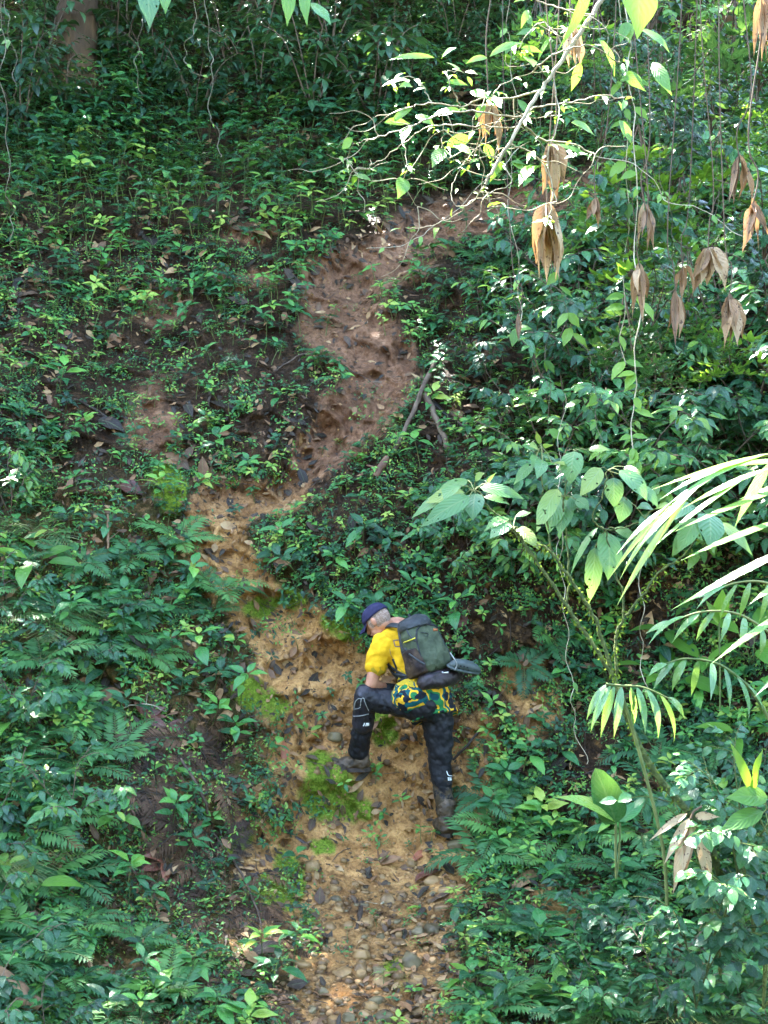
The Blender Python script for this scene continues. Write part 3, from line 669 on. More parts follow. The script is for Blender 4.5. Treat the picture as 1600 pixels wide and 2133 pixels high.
# ---------------------------------------------------------------- uncountable growth and litter
def growth():
    rng = np.random.default_rng(21)
    # small leafy ground cover
    T = [seedling(rng, rr(rng, .05, .13), int(rng.integers(0, 3)), rr(rng, .04, .075), rr(rng, .36, .55), int(rng.integers(3, 6)), ['oval', 'lance', 'wide'][k % 3]) for k in range(14)]
    def dens(px, py):
        b = bare(px, py); pat = fbm(px / 90, py / 90, 3)
        d = np.clip(.52 + 1.0 * pat, .08, 1)
        mid = sstep(120, 220, px) * sstep(680, 600, px) * sstep(330, 400, py) * sstep(800, 720, py)
        low = sstep(170, 260, px) * sstep(620, 540, px) * sstep(1400, 1480, py) * sstep(2060, 1990, py)
        lb = sstep(720, 560, px) * sstep(1000, 1200, py)
        return (1 - .93 * b) * d * (1 - .12 * mid) * (1 - .75 * low) * (1 - .5 * lb)
    px, py, p, n = sample(21000, dens, rng)
    scatter('ground_cover', T, p, n, rng.uniform(.55, 1.3, len(p)) * (1 + 1.1 * sstep(900, 350, py)), [M['seedling'], M['stem']], rng=rng, dvar=.26, sink=.01)
    tag(bpy.data.objects['ground_cover'], 'small green seedlings and herbs covering the whole shaded slope', 'ground cover', kind='stuff')
    T = [seedling(rng, rr(rng, .2, .4), int(rng.integers(1, 4)), rr(rng, .12, .2), rr(rng, .3, .5), 4, ['oval', 'lance', 'wide'][k % 3], droop=.9) for k in range(10)]
    px, py, p, n = sample(5200, lambda x, y: (1 - bare(x, y)) * sstep(480, 380, y) * np.clip(.6 + fbm(x / 120, y / 90, 2), .2, 1), rng, -200, 1800, -330, 500)
    o = scatter('understory_growth', T, p, n, rng.uniform(.5, 1.15, len(p)), [M['shrub'], M['stem']], rng=rng, dvar=.24)
    tag(o, 'dense dark undergrowth of larger leaves filling the top of the slope', 'undergrowth', kind='stuff')
    # tiny creeping leaves
    T = [creeper(rng, 30, rr(rng, .05, .12), rr(rng, .012, .026)) for k in range(7)]
    px, py, p, n = sample(13000, lambda a, b: (1 - .93 * bare(a, b)) * np.clip(.5 + 1.6 * fbm(a / 60 + 9, b / 60, 3), .06, 1), rng)
    o = scatter('creeping_herbs', T, p, n, rng.uniform(.6, 1.4, len(p)), [M['seedling']], flat=True, rng=rng)
    tag(o, 'tiny creeping leaves hugging the damp soil between the larger plants', 'ground cover', kind='stuff')
    # leaf litter
    T = [litterleaf(rng, 1, rr(rng, .28, .5)) for k in range(16)]
    def dl(px, py):
        t = trail(px, py); edge = np.exp(-((t + .1) / .45) ** 2)
        return np.clip(.42 + .25 * (px < 620) * (py > 1000) + .9 * fbm(px / 70 + 3, py / 70 + 5, 3) + .35 * edge * (py < 1250), .05, 1) * (1 - .25 * sstep(-.1, .25, t) * sstep(1150, 1350, py) * sstep(1950, 1700, py))
    px, py, p, n = sample(34000, dl, rng)
    sc = .035 + .10 * rng.power(.45, len(p)) * 1.0; sc = np.clip(rng.lognormal(math.log(.062), .42, len(p)), .02, .20) * (1 + .6 * sstep(900, 400, py))
    o = scatter('leaf_litter', T, p, n, sc, [M['dead']], flat=True, rng=rng, dvar=.3, sink=-.012)
    tag(o, 'brown and grey fallen leaves strewn over the soil', 'leaf litter', kind='stuff')
    # crumbs of clay and grit
    T = []
    for k in range(6):
        g = G(); a = np.linspace(0, 6.283, 7)[:-1]; r_ = rng.uniform(.7, 1.3, (3, 6)); V = []
        for i, (zz, rad) in enumerate([(-.4, .8), (.1, 1.0), (.55, .55)]):
            for j in range(6): V.append((rad * r_[i, j] * math.cos(a[j]), rad * r_[i, j] * math.sin(a[j]), zz))
        V.append((0, 0, .7)); Fq = [(i * 6 + j, i * 6 + (j + 1) % 6, i * 6 + 6 + (j + 1) % 6, i * 6 + 6 + j) for i in range(2) for j in range(6)]
        Fq += [(12 + j, 12 + (j + 1) % 6, 18, 18) for j in range(6)]
        Fq = [f if f[2] != f[3] else (f[0], f[1], f[2], 18) for f in Fq]
        g.add(V, [f for f in Fq[:12]]); g.add(np.array([V[12 + j] for j in range(6)]), [(0, 1, 2, 3), (3, 4, 5, 0)]); T.append(g)
    px, py, p, n = sample(15000, lambda a, b: sstep(-.5, .1, trail(a, b)) * sstep(300, 700, b) * np.clip(.5 + 1.2 * fbm(a / 50, b / 50, 2), .1, 1), rng, 200, 1300, 400, 2200)
    o = scatter('clay_crumbs', T, p, n, np.clip(rng.lognormal(math.log(.007), .5, len(p)), .003, .028), [M['clod']], rng=rng, sink=.0)
    tag(o, 'crumbs of orange clay scattered down the worn trail', 'clay crumbs', kind='stuff')
    px, py, p, n = sample(3600, lambda a, b: sstep(-.6, 0, trail(a, b)) * sstep(1720, 1900, b) + .12 * sstep(-.2, .1, trail(a, b)) * sstep(1250, 1500, b), rng, 450, 1150, 1200, 2250)
    o = scatter('gravel', T, p, n, np.clip(rng.lognormal(math.log(.014), .55, len(p)), .005, .045), [M['stone']], rng=rng, sink=.0, tilt=.3)
    tag(o, 'small ochre pebbles at the foot of the clay trail', 'gravel', kind='stuff')
    # thin rootlets and needles of debris
    g = G()
    px, py, p, n = sample(2600, lambda a, b: .35 + .65 * sstep(-.8, 0, trail(a, b)) * (b < 1300), rng)
    for q in range(len(p)):
        d = nrm(rng.normal(0, 1, 3)); d = nrm(d - n[q] * (d @ n[q]) * .8); l = rr(rng, .05, .28)
        b_ = rng.normal(0, .15, 3)
        pts = [p[q] + n[q] * .008 + d * l * t + b_ * l * t * t + np.array([0, 0, -.1 * l * t * t]) for t in np.linspace(-.5, .5, 5)]
        tube(g, pts, rr(rng, .001, .0035), 3, rr(rng, 0, 1))
    o = g.obj('twig_debris', M['wetwood']); tag(o, 'thin dark twigs and rootlets littering the slope', 'twigs', kind='stuff')
    g = G()
    px, py, p, n = sample(3600, lambda a, b: sstep(150, 260, a) * sstep(660, 560, a) * sstep(1380, 1480, b) * np.clip(.55 + 1.6 * fbm(a / 80, b / 80, 2), .05, 1), rng, 120, 700, 1350, 2200)
    for q in range(len(p)):
        d = nrm(rng.normal(0, 1, 3) + [0, -.3, -.9]); l = rr(rng, .05, .22); b_ = rng.normal(0, .2, 3)
        pts = [p[q] + n[q] * .03 + d * l * t + b_ * l * t * t for t in (-.5, -.15, .2, .5)]
        tube(g, pts, rr(rng, .0010, .0024), 3, rr(rng, 0, 1))
    o = g.obj('dry_root_debris', M['deadfern']); tag(o, 'brown fibrous roots and dry stalks hanging over the lower left bank', 'root debris', kind='stuff')
    # moss cushions
    T = [creeper(rng, 14, .035, .0055) for k in range(4)]
    def dm(px, py):
        m_ = np.zeros(px.shape)
        wb = wobble(px * 2, py * 2)
        for (cx, cy, rx, ry) in MOSS: m_ = np.maximum(m_, sstep(0, .4, 1 - np.hypot((px - cx + wb * .5) / rx, (py - cy + wb * .4) / ry)) * np.clip(.7 + 2.5 * fbm(px / 16, py / 16, 2), 0, 1))
        return m_
    px, py, p, n = sample(40000, dm, rng, 250, 1150, 850, 2100)
    o = scatter('moss', T, p, n, rng.uniform(.5, 1.2, len(p)), [M['mossfuzz']], flat=True, rng=rng)
    tag(o, 'bright green moss growing in patches on the clay', 'moss', kind='stuff')
growth()

# ---------------------------------------------------------------- individual plants
def split_obj(g, parent, names, mats):
    """one part mesh per material slot"""
    V, Fq, UV, R, Mi = g.arr() if isinstance(g, G) else g
    out = []
    for k, nm in enumerate(names):
        f = Fq[Mi == k]
        if len(f) == 0: continue
        used, inv = np.unique(f.ravel(), return_inverse=True)
        h = G(); h.add(V[used], inv.reshape(-1, 4), UV[used], R[used])
        out.append(h.obj(nm, mats[k], parent))
    return out
def proto(name, g, names, mats):
    e = empty(name); e['_p'] = 1
    del e['_p']
    split_obj(g, e, names, mats); return e
PROTO_USED = set()
def put(pr, loc, R3, s, label, cat, group=None):
    """place a thing: the first time the prototype itself, later a copy with copies of its parts"""
    if pr.name in PROTO_USED:
        r = pr.copy(); COL.objects.link(r)
        for ch in list(pr.children):
            c = ch.copy(); COL.objects.link(c); c.parent = r
    else:
        r = pr; PROTO_USED.add(pr.name)
    for k in ('label', 'category', 'group'):
        if k in r: del r[k]
    m = Matrix([list(map(float, row)) for row in (np.asarray(R3) * s)]).to_4x4(); m.translation = Vector([float(v) for v in loc])
    r.matrix_world = m
    return tag(r, label, cat, group)
def single(name, g, mats, loc, label, cat, group=None, R3=None):
    """a thing that is one mesh; its geometry is given in world space and recentred on loc"""
    loc = np.asarray(loc, float)
    V, Fq, UV, R, Mi = g.arr(); h = G(); h.add(V - loc, Fq, UV, R, Mi)
    o = h.obj(name, mats); o.location = [float(v) for v in loc]
    return tag(o, label, cat, group)
ANCH = [(130, 180, 'at the thick tree foot'), (420, 120, 'near the slim dark trunk'), (700, 120, 'high above the bare path'), (950, 180, 'behind the tangled sunlit branch'), (100, 420, 'below the thick tree'), (420, 400, 'on the dark upper left slope'), (720, 380, 'above the upper path bend'), (1180, 330, 'by the far path end'), (1450, 250, 'behind the upper tan leaves'), (80, 700, 'halfway down the left edge'), (400, 760, 'left of the reddish path'), (900, 650, 'right of the reddish path'), (1150, 720, 'below the drooping tan leaves'), (1480, 700, 'behind the right hand tan leaves'), (60, 1100, 'by the tall left fern'), (270, 1100, 'beside the pale stake'), (560, 1130, 'next to the clay step'), (820, 1100, 'above the cap of the hiker'), (1120, 1280, 'right of the backpack'), (1420, 1000, 'behind the long palm leaflets'), (120, 1400, 'far left of the hiker'), (420, 1400, 'between left bank and clay trail'), (1080, 1560, 'right of the straight leg'), (1400, 1400, 'behind the forked mossy stems'), (120, 1700, 'low on the left bank'), (420, 1700, 'by the withered ferns'), (1150, 1780, 'below the broad upright leaf'), (1480, 1750, 'beside the hanging withered leaf'), (120, 2020, 'in the bottom left corner'), (450, 2020, 'left of the gravel'), (1080, 2020, 'right of the gravel'), (1450, 2030, 'in the bottom right corner')]
def where(px, py):
    return min(ANCH, key=lambda a: (a[0] - px) ** 2 + (a[1] - py) ** 2)[2]
def poisson(rng, n, mind, x0, x1, y0, y1, ok):
    pts = []
    for _ in range(n * 60):
        x, y = rng.uniform(x0, x1), rng.uniform(y0, y1)
        if not ok(x, y): continue
        if all((x - a) ** 2 + (y - b) ** 2 > mind * mind for a, b in pts): pts.append((x, y))
        if len(pts) >= n: break
    return pts
def bare1(x, y): return float(bare(np.array([x]), np.array([y]))[0])

def plants():
    rng = np.random.default_rng(5)
    SM = [M['shrub'], M['twig']]; DM = [M['darkleaf'], M['twig']]
    def field(pr_list, desc, kind, group, pts, smin, smax, tilt, sink=.03):
        for i, (x, y) in enumerate(pts):
            k = i % len(pr_list); p = hit(x, y)[0]; n = normal(p[None])[0]; p = snap(p[None])[0] - n * sink
            put(pr_list[k], p, upframe(n, rr(rng, 0, 6.28), tilt), rr(rng, smin, smax), desc[k % len(desc)] + ' ' + where(x, y), kind, group)
    # dense shrubs of the right side
    T = [proto('leafy_shrub', shrub(rng, 1.1, 5, 8, .135, .42, 8, .6, ['oval', 'lance', 'oval', 'wide'][k], .8), ['twigs', 'leaves'], SM) for k in range(4)]
    D = ['mid green shrub with oval glossy leaves', 'shrub with narrow pointed leaves', 'drooping green shrub with oval leaves', 'shrub with broad rounded leaves']
    ok = lambda x, y: x > (1290 if y < 470 else 1110) and not (1200 < x < 1420 and 900 < y < 1120) and not (1080 < x < 1560 and 1200 < y < 1520) and bare1(x, y) < .4
    field(T, D, 'shrub', 'leafy shrubs crowding the right side', poisson(rng, 44, 88, 960, 1720, 200, 1220, ok), .7, 1.15, .45)
    # mid right low bushes reaching to the path
    T = [proto('low_bush', shrub(rng, .5, 4, 6, .085, .45, 7, .8, ['oval', 'wide', 'lance'][k], .7), ['twigs', 'leaves'], SM) for k in range(3)]
    D = ['low bush with small oval leaves', 'low bush with small rounded leaves', 'low bush with slender leaves']
    field(T, D, 'bush', 'low bushes on the slope', poisson(rng, 22, 62, 900, 1260, 520, 1240, lambda x, y: (bare1(x, y) < .2 and x > 940 and not (x < 1000 and 780 < y < 1020)) or (870 < x and 640 < y < 740)), .7, 1.2, .5)
    field(T, D, 'bush', 'low bushes on the slope', poisson(rng, 11, 130, -80, 170, 950, 2200, lambda x, y: bare1(x, y) < .1 and not (180 < x and 1400 < y < 2000)), .7, 1.15, .5)
    field(T, D, 'bush', 'low bushes on the slope', poisson(rng, 15, 125, 1250, 1700, 1640, 2200, lambda x, y: bare1(x, y) < .3 and not (1130 < x < 1450 and y < 1950)), .7, 1.15, .5)
    # large leaved saplings of the dark top
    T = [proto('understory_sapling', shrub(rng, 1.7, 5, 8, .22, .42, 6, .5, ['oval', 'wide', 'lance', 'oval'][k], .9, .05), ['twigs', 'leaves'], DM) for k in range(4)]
    D = ['dark sapling with large oval leaves', 'dark sapling with large rounded leaves', 'dark sapling with long narrow leaves', 'spreading dark sapling with drooping leaves']
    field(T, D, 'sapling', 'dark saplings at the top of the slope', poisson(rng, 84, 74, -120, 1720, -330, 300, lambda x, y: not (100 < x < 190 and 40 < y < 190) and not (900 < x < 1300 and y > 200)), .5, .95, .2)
    T = [proto('understory_plant', seedling(rng, .5, 3, .2, .36, 5, 'oval', droop=.9), ['leaves', 'stem'], [M['shrub'], M['stem']]) for k in range(4)]
    field(T, ['dark plant with spreading long leaves', 'small dark plant with drooping leaves', 'tall dark plant with pointed leaves', 'bushy dark plant with long leaves'], 'plant', 'long leaved plants under the trees', poisson(rng, 150, 42, -60, 1050, 60, 500, lambda x, y: not (100 < x < 180 and y < 190) and bare1(x, y) < .1), .6, 1.2, .4)
    # larger seedlings over the whole slope
    T = [proto('seedling', seedling(rng, rr(rng, .10, .2), int(rng.integers(1, 3)), rr(rng, .085, .125), rr(rng, .38, .5), 4, ['oval', 'lance', 'wide', 'oval', 'lance', 'wide'][k], droop=.8), ['leaves', 'stem'], [M['seedling'], M['stem']]) for k in range(6)]
    D = ['seedling with oval leaves', 'seedling with lance shaped leaves', 'seedling with round leaves', 'slightly taller seedling with oval leaves', 'seedling with long pointed leaves', 'seedling with broad leaves']
    field(T, D, 'seedling', 'green seedlings rooted on the slope', poisson(rng, 290, 56, -40, 1640, 380, 2180, lambda x, y: bare1(x, y) < .25 and not (x > 1080 and y < 1150) and not (200 < x < 580 and 1460 < y < 1960 and (x * 7 + y * 3) % 10 < 8)), .8, 1.45, .5, .01)
    # ferns
    T = [proto('fern', fernplant(rng, 6, .36, 15, .052, pr=.26), ['fronds', 'stem'], [M['fern'], M['stem']]) for k in range(3)]
    FP = [(440, 1275), (460, 1235), (300, 1270), (200, 1230), (90, 1380), (230, 1330), (60, 1560), (170, 1500), (80, 1650), (250, 1560), (90, 1830), (190, 1900), (300, 1950), (150, 2040), (60, 1960), (350, 2060), (250, 2120), (100, 1460), (150, 1290),
          (1010, 1790), (1040, 1740), (1100, 1700), (1230, 1900), (1100, 2080), (1200, 2110), (1300, 2090), (1500, 2120), (1390, 2100), (1560, 1980), (1360, 1650), (1430, 1660), (1450, 1730), (850, 1290), (780, 1235), (1090, 1390), (1060, 1640), (370, 1130), (320, 520), (120, 500), (1010, 560), (960, 520), (1140, 1330), (1330, 1730)] + poisson(rng, 30, 95, -20, 560, 1150, 2160, lambda x, y: bare1(x, y) < .05 and not (x > 210 and 1390 < y < 2010) and not (x > 380 and y > 1250)) + poisson(rng, 16, 110, 1000, 1640, 1560, 2160, lambda x, y: bare1(x, y) < .2)
    for i, (x, y) in enumerate(FP):
        p = hit(x, y)[0]; n = normal(p[None])[0]; p = snap(p[None])[0] - n * .01
        put(T[i % 3], p, upframe(n, rr(rng, 0, 6.28), .55), rr(rng, .6, 1.25) * (1.3 if i > 43 and i % 3 == 0 and x < 300 else 1), ['small green fern', 'arching green fern', 'fern with spreading fronds'][i % 3] + ' ' + where(x, y), 'fern', 'small ferns on the banks')
    # the tall tree ferns at the left edge
    T = [proto('tree_fern', fernplant(rng, 7, .62, 20, .15, bi=True, el=.6, arch=1.2), ['fronds', 'stem'], [M['fern'], M['stem']]) for k in range(2)]
    for i, (x, y, s, lab) in enumerate([(70, 1110, .95, 'tall feathery fern standing at the left edge of the bank'), (30, 1010, .7, 'feathery fern rising behind the tall fern on the left edge'), (110, 1290, .8, 'feathery fern below the tall fern of the left edge'), (1560, 1700, .7, 'feathery fern at the right edge above the withered palm leaf'),
                                   (1470, 2110, .9, 'large lacy fern spread in the bottom right corner'), (1340, 2120, .75, 'lacy fern left of the large one in the bottom right corner'), (60, 1760, .8, 'feathery fern on the left edge low on the bank'), (420, 230, .8, 'dark fern hanging upright near the slim dark trunk')]):
        p = hit(x, y)[0]; n = normal(p[None])[0]
        put(T[i % 2], snap(p[None])[0], upframe(n, rr(rng, 0, 6.28), .35), s, lab, 'fern', None)
    # withered ferns
    T = [proto('withered_fern', fernplant(rng, 7, .40, 30, .055, pr=.09, el=.35, arch=1.6), ['fronds', 'stem'], [M['deadfern'], M['wetwood']]) for k in range(2)]
    for i, (x, y) in enumerate([(330, 1560), (400, 1540), (260, 1590), (450, 1620), (300, 1650), (540, 1820), (600, 1950), (520, 1900), (560, 1990), (380, 1720), (480, 2050), (210, 1480), (430, 1500), (350, 1600), (420, 1690), (470, 1560), (250, 1680), (380, 1850), (440, 1900), (500, 1960), (330, 1660), (550, 1880), (410, 1790), (290, 1540), (540, 2080), (470, 1740)]):
        p = hit(x, y)[0]; n = normal(p[None])[0]
        put(T[i % 2], snap(p[None])[0], upframe(n, rr(rng, 0, 6.28), .8), rr(rng, .7, 1.2), 'withered brown fern ' + where(x, y), 'withered fern', 'withered ferns on the lower left')
    # broad leaved plants
    T = [proto('broad_leaved_plant', bigleaf(rng, 5, .30, .36, .22, 1.0, ['wide', 'lance', 'oval'][k]), ['leaves', 'stem'], [M['bright'], M['stem']]) for k in range(3)]
    for i, (x, y, s, lab) in enumerate([(80, 1205, 1.0, 'plant with long pointed leaves below the tall fern at the left edge'), (20, 1530, .9, 'plant with broad pale leaves at the left edge level with the hiker'), (240, 1720, .62, 'light green plant with heart shaped leaves on the lower left bank'),
                                   (40, 1900, .9, 'broad leaved plant on the left edge above the brown log'), (320, 2080, .6, 'broad leaved plant near the bottom edge left of the gravel'), (350, 1620, .5, 'small broad leaved plant among the withered ferns'),
                                   (1380, 1440, 1.1, 'bright plant with long leaves behind the palm leaflets'), (1470, 1420, 1.2, 'glossy broad leaved plant right of the small palm'), (1560, 1380, 1.1, 'glossy broad leaved plant on the right edge under the palm leaflets'), (1560, 1560, 1.0, 'broad leaved plant on the right edge below the palm'),
                                   (1400, 1330, .8, 'yellowish broad leaved plant under the forked shrub'), (1220, 1770, .6, 'round leaved plant below the broad upright leaf'), (990, 2060, .55, 'broad leaved plant at the right rim of the gravel'), (1160, 2090, .7, 'broad leaved plant right of the gravel near the bottom edge'),
                                   (1050, 590, .8, 'broad leaved plant beside the upper path'), (540, 415, .5, 'light green heart leaved plant on the dark upper slope'), (640, 1530, .35, 'small broad leaved plant at the left rim of the clay trail')]):
        p = hit(x, y)[0]; n = normal(p[None])[0]
        put(T[i % 3], snap(p[None])[0], upframe(n, rr(rng, 0, 6.28), .4), s, lab, 'plant', None)
plants()

# ---------------------------------------------------------------- stones, sticks, dead leaves
def rock(rng, sx, sy, sz, n=7):
    g = G(); lin = np.linspace(-1, 1, n); ph = rng.uniform(0, 9, 6); pw = rr(rng, .72, .95)
    for ax in range(3):
        for sg in (-1, 1):
            a, b = np.meshgrid(lin, lin); c = np.full_like(a, sg)
            v = np.zeros((n, n, 3)); v[..., ax] = c; v[..., (ax + 1) % 3] = a * sg; v[..., (ax + 2) % 3] = b
            v /= np.linalg.norm(v, axis=-1, keepdims=True)
            v = np.sign(v) * np.abs(v) ** pw
            f = 1 + .10 * np.sin(v[..., 0] * 3 + ph[0]) * np.sin(v[..., 1] * 3.3 + ph[1]) + .07 * np.sin(v[..., 2] * 5 + ph[2]) + .05 * np.sin(v[..., 0] * 6 + v[..., 1] * 5 + ph[3])
            v = v * f[..., None] * [sx, sy, sz]
            idx = np.arange(n * n).reshape(n, n); q = np.stack([idx[:-1, :-1], idx[:-1, 1:], idx[1:, 1:], idx[1:, :-1]], -1).reshape(-1, 4)
            g.add(v.reshape(-1, 3), q, None, .5)
    return g
def stones():
    rng = np.random.default_rng(31)
    big = [(902, 1931, 36, 32, 1, 'round green-grey stone at the right side of the gravel'), (871, 1933, 26, 26, 1, 'pale rounded stone touching the round green-grey stone'), (799, 2038, 44, 28, 0, 'blocky ochre stone in the middle of the gravel'), (785, 2070, 30, 24, 1, 'mossy grey stone below the blocky ochre stone'),
           (727, 2100, 26, 24, 1, 'pale oval stone near the bottom edge left of the orange one'), (761, 2096, 28, 22, 0, 'smooth orange stone near the bottom edge'), (800, 2100, 38, 26, 1, 'flat grey stone right of the smooth orange stone'), (753, 2009, 28, 34, 0, 'orange stone with a pale band in the gravel'),
           (857, 2003, 40, 58, 1, 'long tilted green-grey stone right of the gravel'), (753, 1971, 34, 24, 0, 'ochre stone above the orange banded stone'), (727, 1918, 22, 20, 0, 'small yellow stone beside the end of the dark stick'), (689, 1925, 26, 28, 0, 'dull yellow stone left of the dark stick'),
           (806, 1873, 34, 34, 0, 'sandy boulder half buried under the trail'), (789, 2014, 26, 18, 1, 'pale green stone in the middle of the gravel'), (950, 1750, 38, 20, 1, 'flat grey stone under the boot of the hiker'), (716, 2007, 36, 18, 0, 'flat reddish stone left of the orange banded stone'),
           (926, 1845, 28, 20, 0, 'pale ochre stone right of the large dead leaf'), (670, 1935, 20, 20, 0, 'yellow stone at the left rim of the gravel'), (700, 1530, 28, 22, 1, 'grey stone embedded in the clay left of the raised boot'), (830, 1955, 30, 20, 0, 'flat sandy stone in the upper gravel'), (652, 1800, 30, 40, 0, 'ochre knob of rock beside the dark stick')]
    for k in range(74):
        for _ in range(50):
            x, y = rr(rng, 560, 990), rr(rng, 1820, 2150)
            if abs(x - 780) < 120 + (y - 1820) * .4 and all(math.hypot(x - b[0], y - b[1]) > (b[2] + 14) * .62 for b in big): break
        s = float(np.clip(rng.lognormal(math.log(15), .40), 8, 32))
        big.append((x, y, s, s * rr(rng, .6, .95), int(rng.random() < .4), None))
    sh = ['smooth oval', 'flat', 'rounded', 'angular', 'small tilted']
    for i, (x, y, w_, h_, mt, lab) in enumerate(big):
        p = hit(x, y)[0]; n = normal(p[None])[0]; p = snap(p[None])[0]; s = p[1] / FPX
        g = rock(rng, w_ * s * .54, w_ * s * .5, h_ * s * .50)
        m = [M['stone'], M['greystone']][mt]; o = g.obj('stone', m)
        o.location = [float(v) for v in p - n * h_ * s * (.10 if lab else .18)]; o.rotation_euler = (rr(rng, -.3, .3), rr(rng, -.35, .35), rr(rng, -.6, .6))
        if lab is None:
            tone = ['ochre', 'greenish grey'][mt]
            lab = f'{sh[i % 5]} {tone} pebble ' + (('near the bottom edge' if y > 2050 else 'in the middle gravel' if y > 1940 else 'at the gravel top') + (', left side' if x < 720 else ', right side' if x > 850 else ', centre'))
            tag(o, lab, 'stone', 'pebbles at the foot of the trail')
        else: tag(o, lab, 'stone')
stones()

def onslope(pts, off=.02, fine=True):
    out = []
    for q in pts:
        p = hit(q[0], q[1])[0]; n = normal(p[None])[0]
        out.append(p + n * (off if len(q) < 3 else q[2]))
    return np.array(out)
def sticks():
    rng = np.random.default_rng(8)
    S = [([(520, 1700), (600, 1742), (650, 1775), (700, 1820), (735, 1872), (750, 1898)], .017, .010, 'wetwood', 'dark wet stick running down beside the moss to the gravel'),
         ([(756, 1885), (750, 1915), (742, 1948)], .020, .016, 'wetwood', 'short thick grey stick at the lower end of the dark wet stick'),
         ([(520, 1570), (590, 1590), (640, 1600), (678, 1618)], .008, .005, 'wetwood', 'thin dark stick pointing at the big moss patch'),
         ([(363, 1600, .10), (400, 1668, .12), (442, 1747, .10), (503, 1844, .08), (547, 1945, .03)], .011, .006, 'twig', 'long thin branch leaning across the lower left bank'),
         ([(905, 775, .14), (880, 835, .15), (850, 895, .15), (815, 968, .10)],   .022, .017, 'twig', 'dark log lying down the slope right of the middle path'),
         ([(884, 835, .12), (902, 880, .12), (925, 925, .12), (935, 955, .08)], .028, .02, 'twig', 'broken log crossing behind the dark log'),
         ([(900, 840, .03), (950, 890, .05), (1000, 910, .04), (1060, 915, .02)], .020, .012, 'wetwood', 'dark branch lying above the big curled leaf'),
         ([(808, 975, .13), (795, 1000, .13), (782, 1018, .12)], .028, .026, 'log', 'short brown log stump below the dark log'),
         ([(-30, 2070, .16), (20, 2105, .14), (75, 2145, .12)], .055, .045, 'log', 'brown log in the bottom left corner'),
         ([(262, 1490, .08), (300, 1485, .10), (345, 1493, .06)], .005, .003, 'paletwig', 'thin pale twig above the withered ferns'),
         ([(216, 1100, .14), (219, 1140, .12), (223, 1175, .06)], .010, .008, 'tan', 'pale upright stake on the left bank'),
         ([(590, 1640), (618, 1670), (612, 1720)], .013, .009, 'wetwood', 'curved black stick left of the big moss patch'),
         ([(810, 1870), (795, 1890), (780, 1920)], .010, .007, 'paletwig', 'pale sunlit twig beside the sandy boulder'),
         ([(970, 1950), (955, 1985), (935, 2010)], .007, .004, 'twig', 'twig lying over the reddish debris right of the gravel'),
         ([(905, 1620, .02), (980, 1560, .10), (1010, 1520, .08)], .012, .007, 'wetwood', 'dark branch slanting up behind the straight leg of the hiker'),
         ([(947, 1260, .05), (950, 1300, .08), (955, 1340, .03)], .018, .014, 'wetwood', 'upright dead stem behind the top of the backpack'),
         ([(985, 1275), (1040, 1262), (1100, 1240)], .009, .005, 'wetwood', 'dark thin branch right of the dead stem behind the backpack'),
         ([(830, 1290), (880, 1280), (905, 1255)], .008, .005, 'twig', 'brown twig above the backpack'),
         ([(1190, 1800, .04), (1200, 1850, .05), (1215, 1900, .03)], .014, .010, 'wetwood', 'dark stick standing under the broad upright leaf'),
         ([(1060, 1890, .03), (1200, 1870, .06), (1330, 1850, .05)], .008, .004, 'twig', 'long thin twig lying right of the gravel'),
         ([(1300, 1900, .05), (1270, 1930, .06), (1250, 1990, .03)], .007, .004, 'paletwig', 'pale twig leaning in the lower right undergrowth'),
         ([(540, 800), (590, 765), (640, 740), (700, 745)], .010, .006, 'twig', 'root crossing the slope left of the middle path'),
         ([(770, 800), (830, 798), (880, 790)], .012, .008, 'twig', 'root crossing the reddish middle path'),
         ([(610, 640), (680, 618), (740, 640)], .010, .006, 'twig', 'root on the upper bend of the path'),
         ([(880, 430), (960, 418), (1050, 420)], .014, .008, 'twig', 'root along the far end of the path'),
         ([(420, 1690, .05), (540, 1660, .04), (600, 1690, .03)], .008, .004, 'wetwood', 'thin wet twig above the curved black stick'),
         ([(300, 720), (340, 700), (420, 690)], .016, .008, 'wetwood', 'dark fallen branch on the left slope'),
         ([(130, 820), (220, 870), (260, 905)], .014, .008, 'wetwood', 'dark fallen branch beside the grey leaf sheath')]
    for pts, r0, r1, mt, lab in S:
        w_ = spline(onslope(pts), 5); k = len(w_)
        w_ = w_ + rng.normal(0, .004, w_.shape)
        g = G(); rad = np.linspace(r0, r1, k) * (1 + rng.normal(0, .07, k)); rad[0] *= .7; rad[-1] *= .4
        tube(g, w_, rad, 8)
        # broken ends and a side spur
        if k > 10 and r0 < .03:
            i = k // 2; d = nrm(rng.normal(0, 1, 3) + [0, -.4, .3]); tube(g, [w_[i], w_[i] + d * .05, w_[i] + d * .11 + [0, 0, .01]], [r1 * .6, r1 * .45, r1 * .2], 5)
        single('fallen_branch' if 'root' not in lab else 'root', g, M[mt], w_[0], lab, 'root' if 'root' in lab else 'branch' if 'log' not in lab else 'log')
sticks()

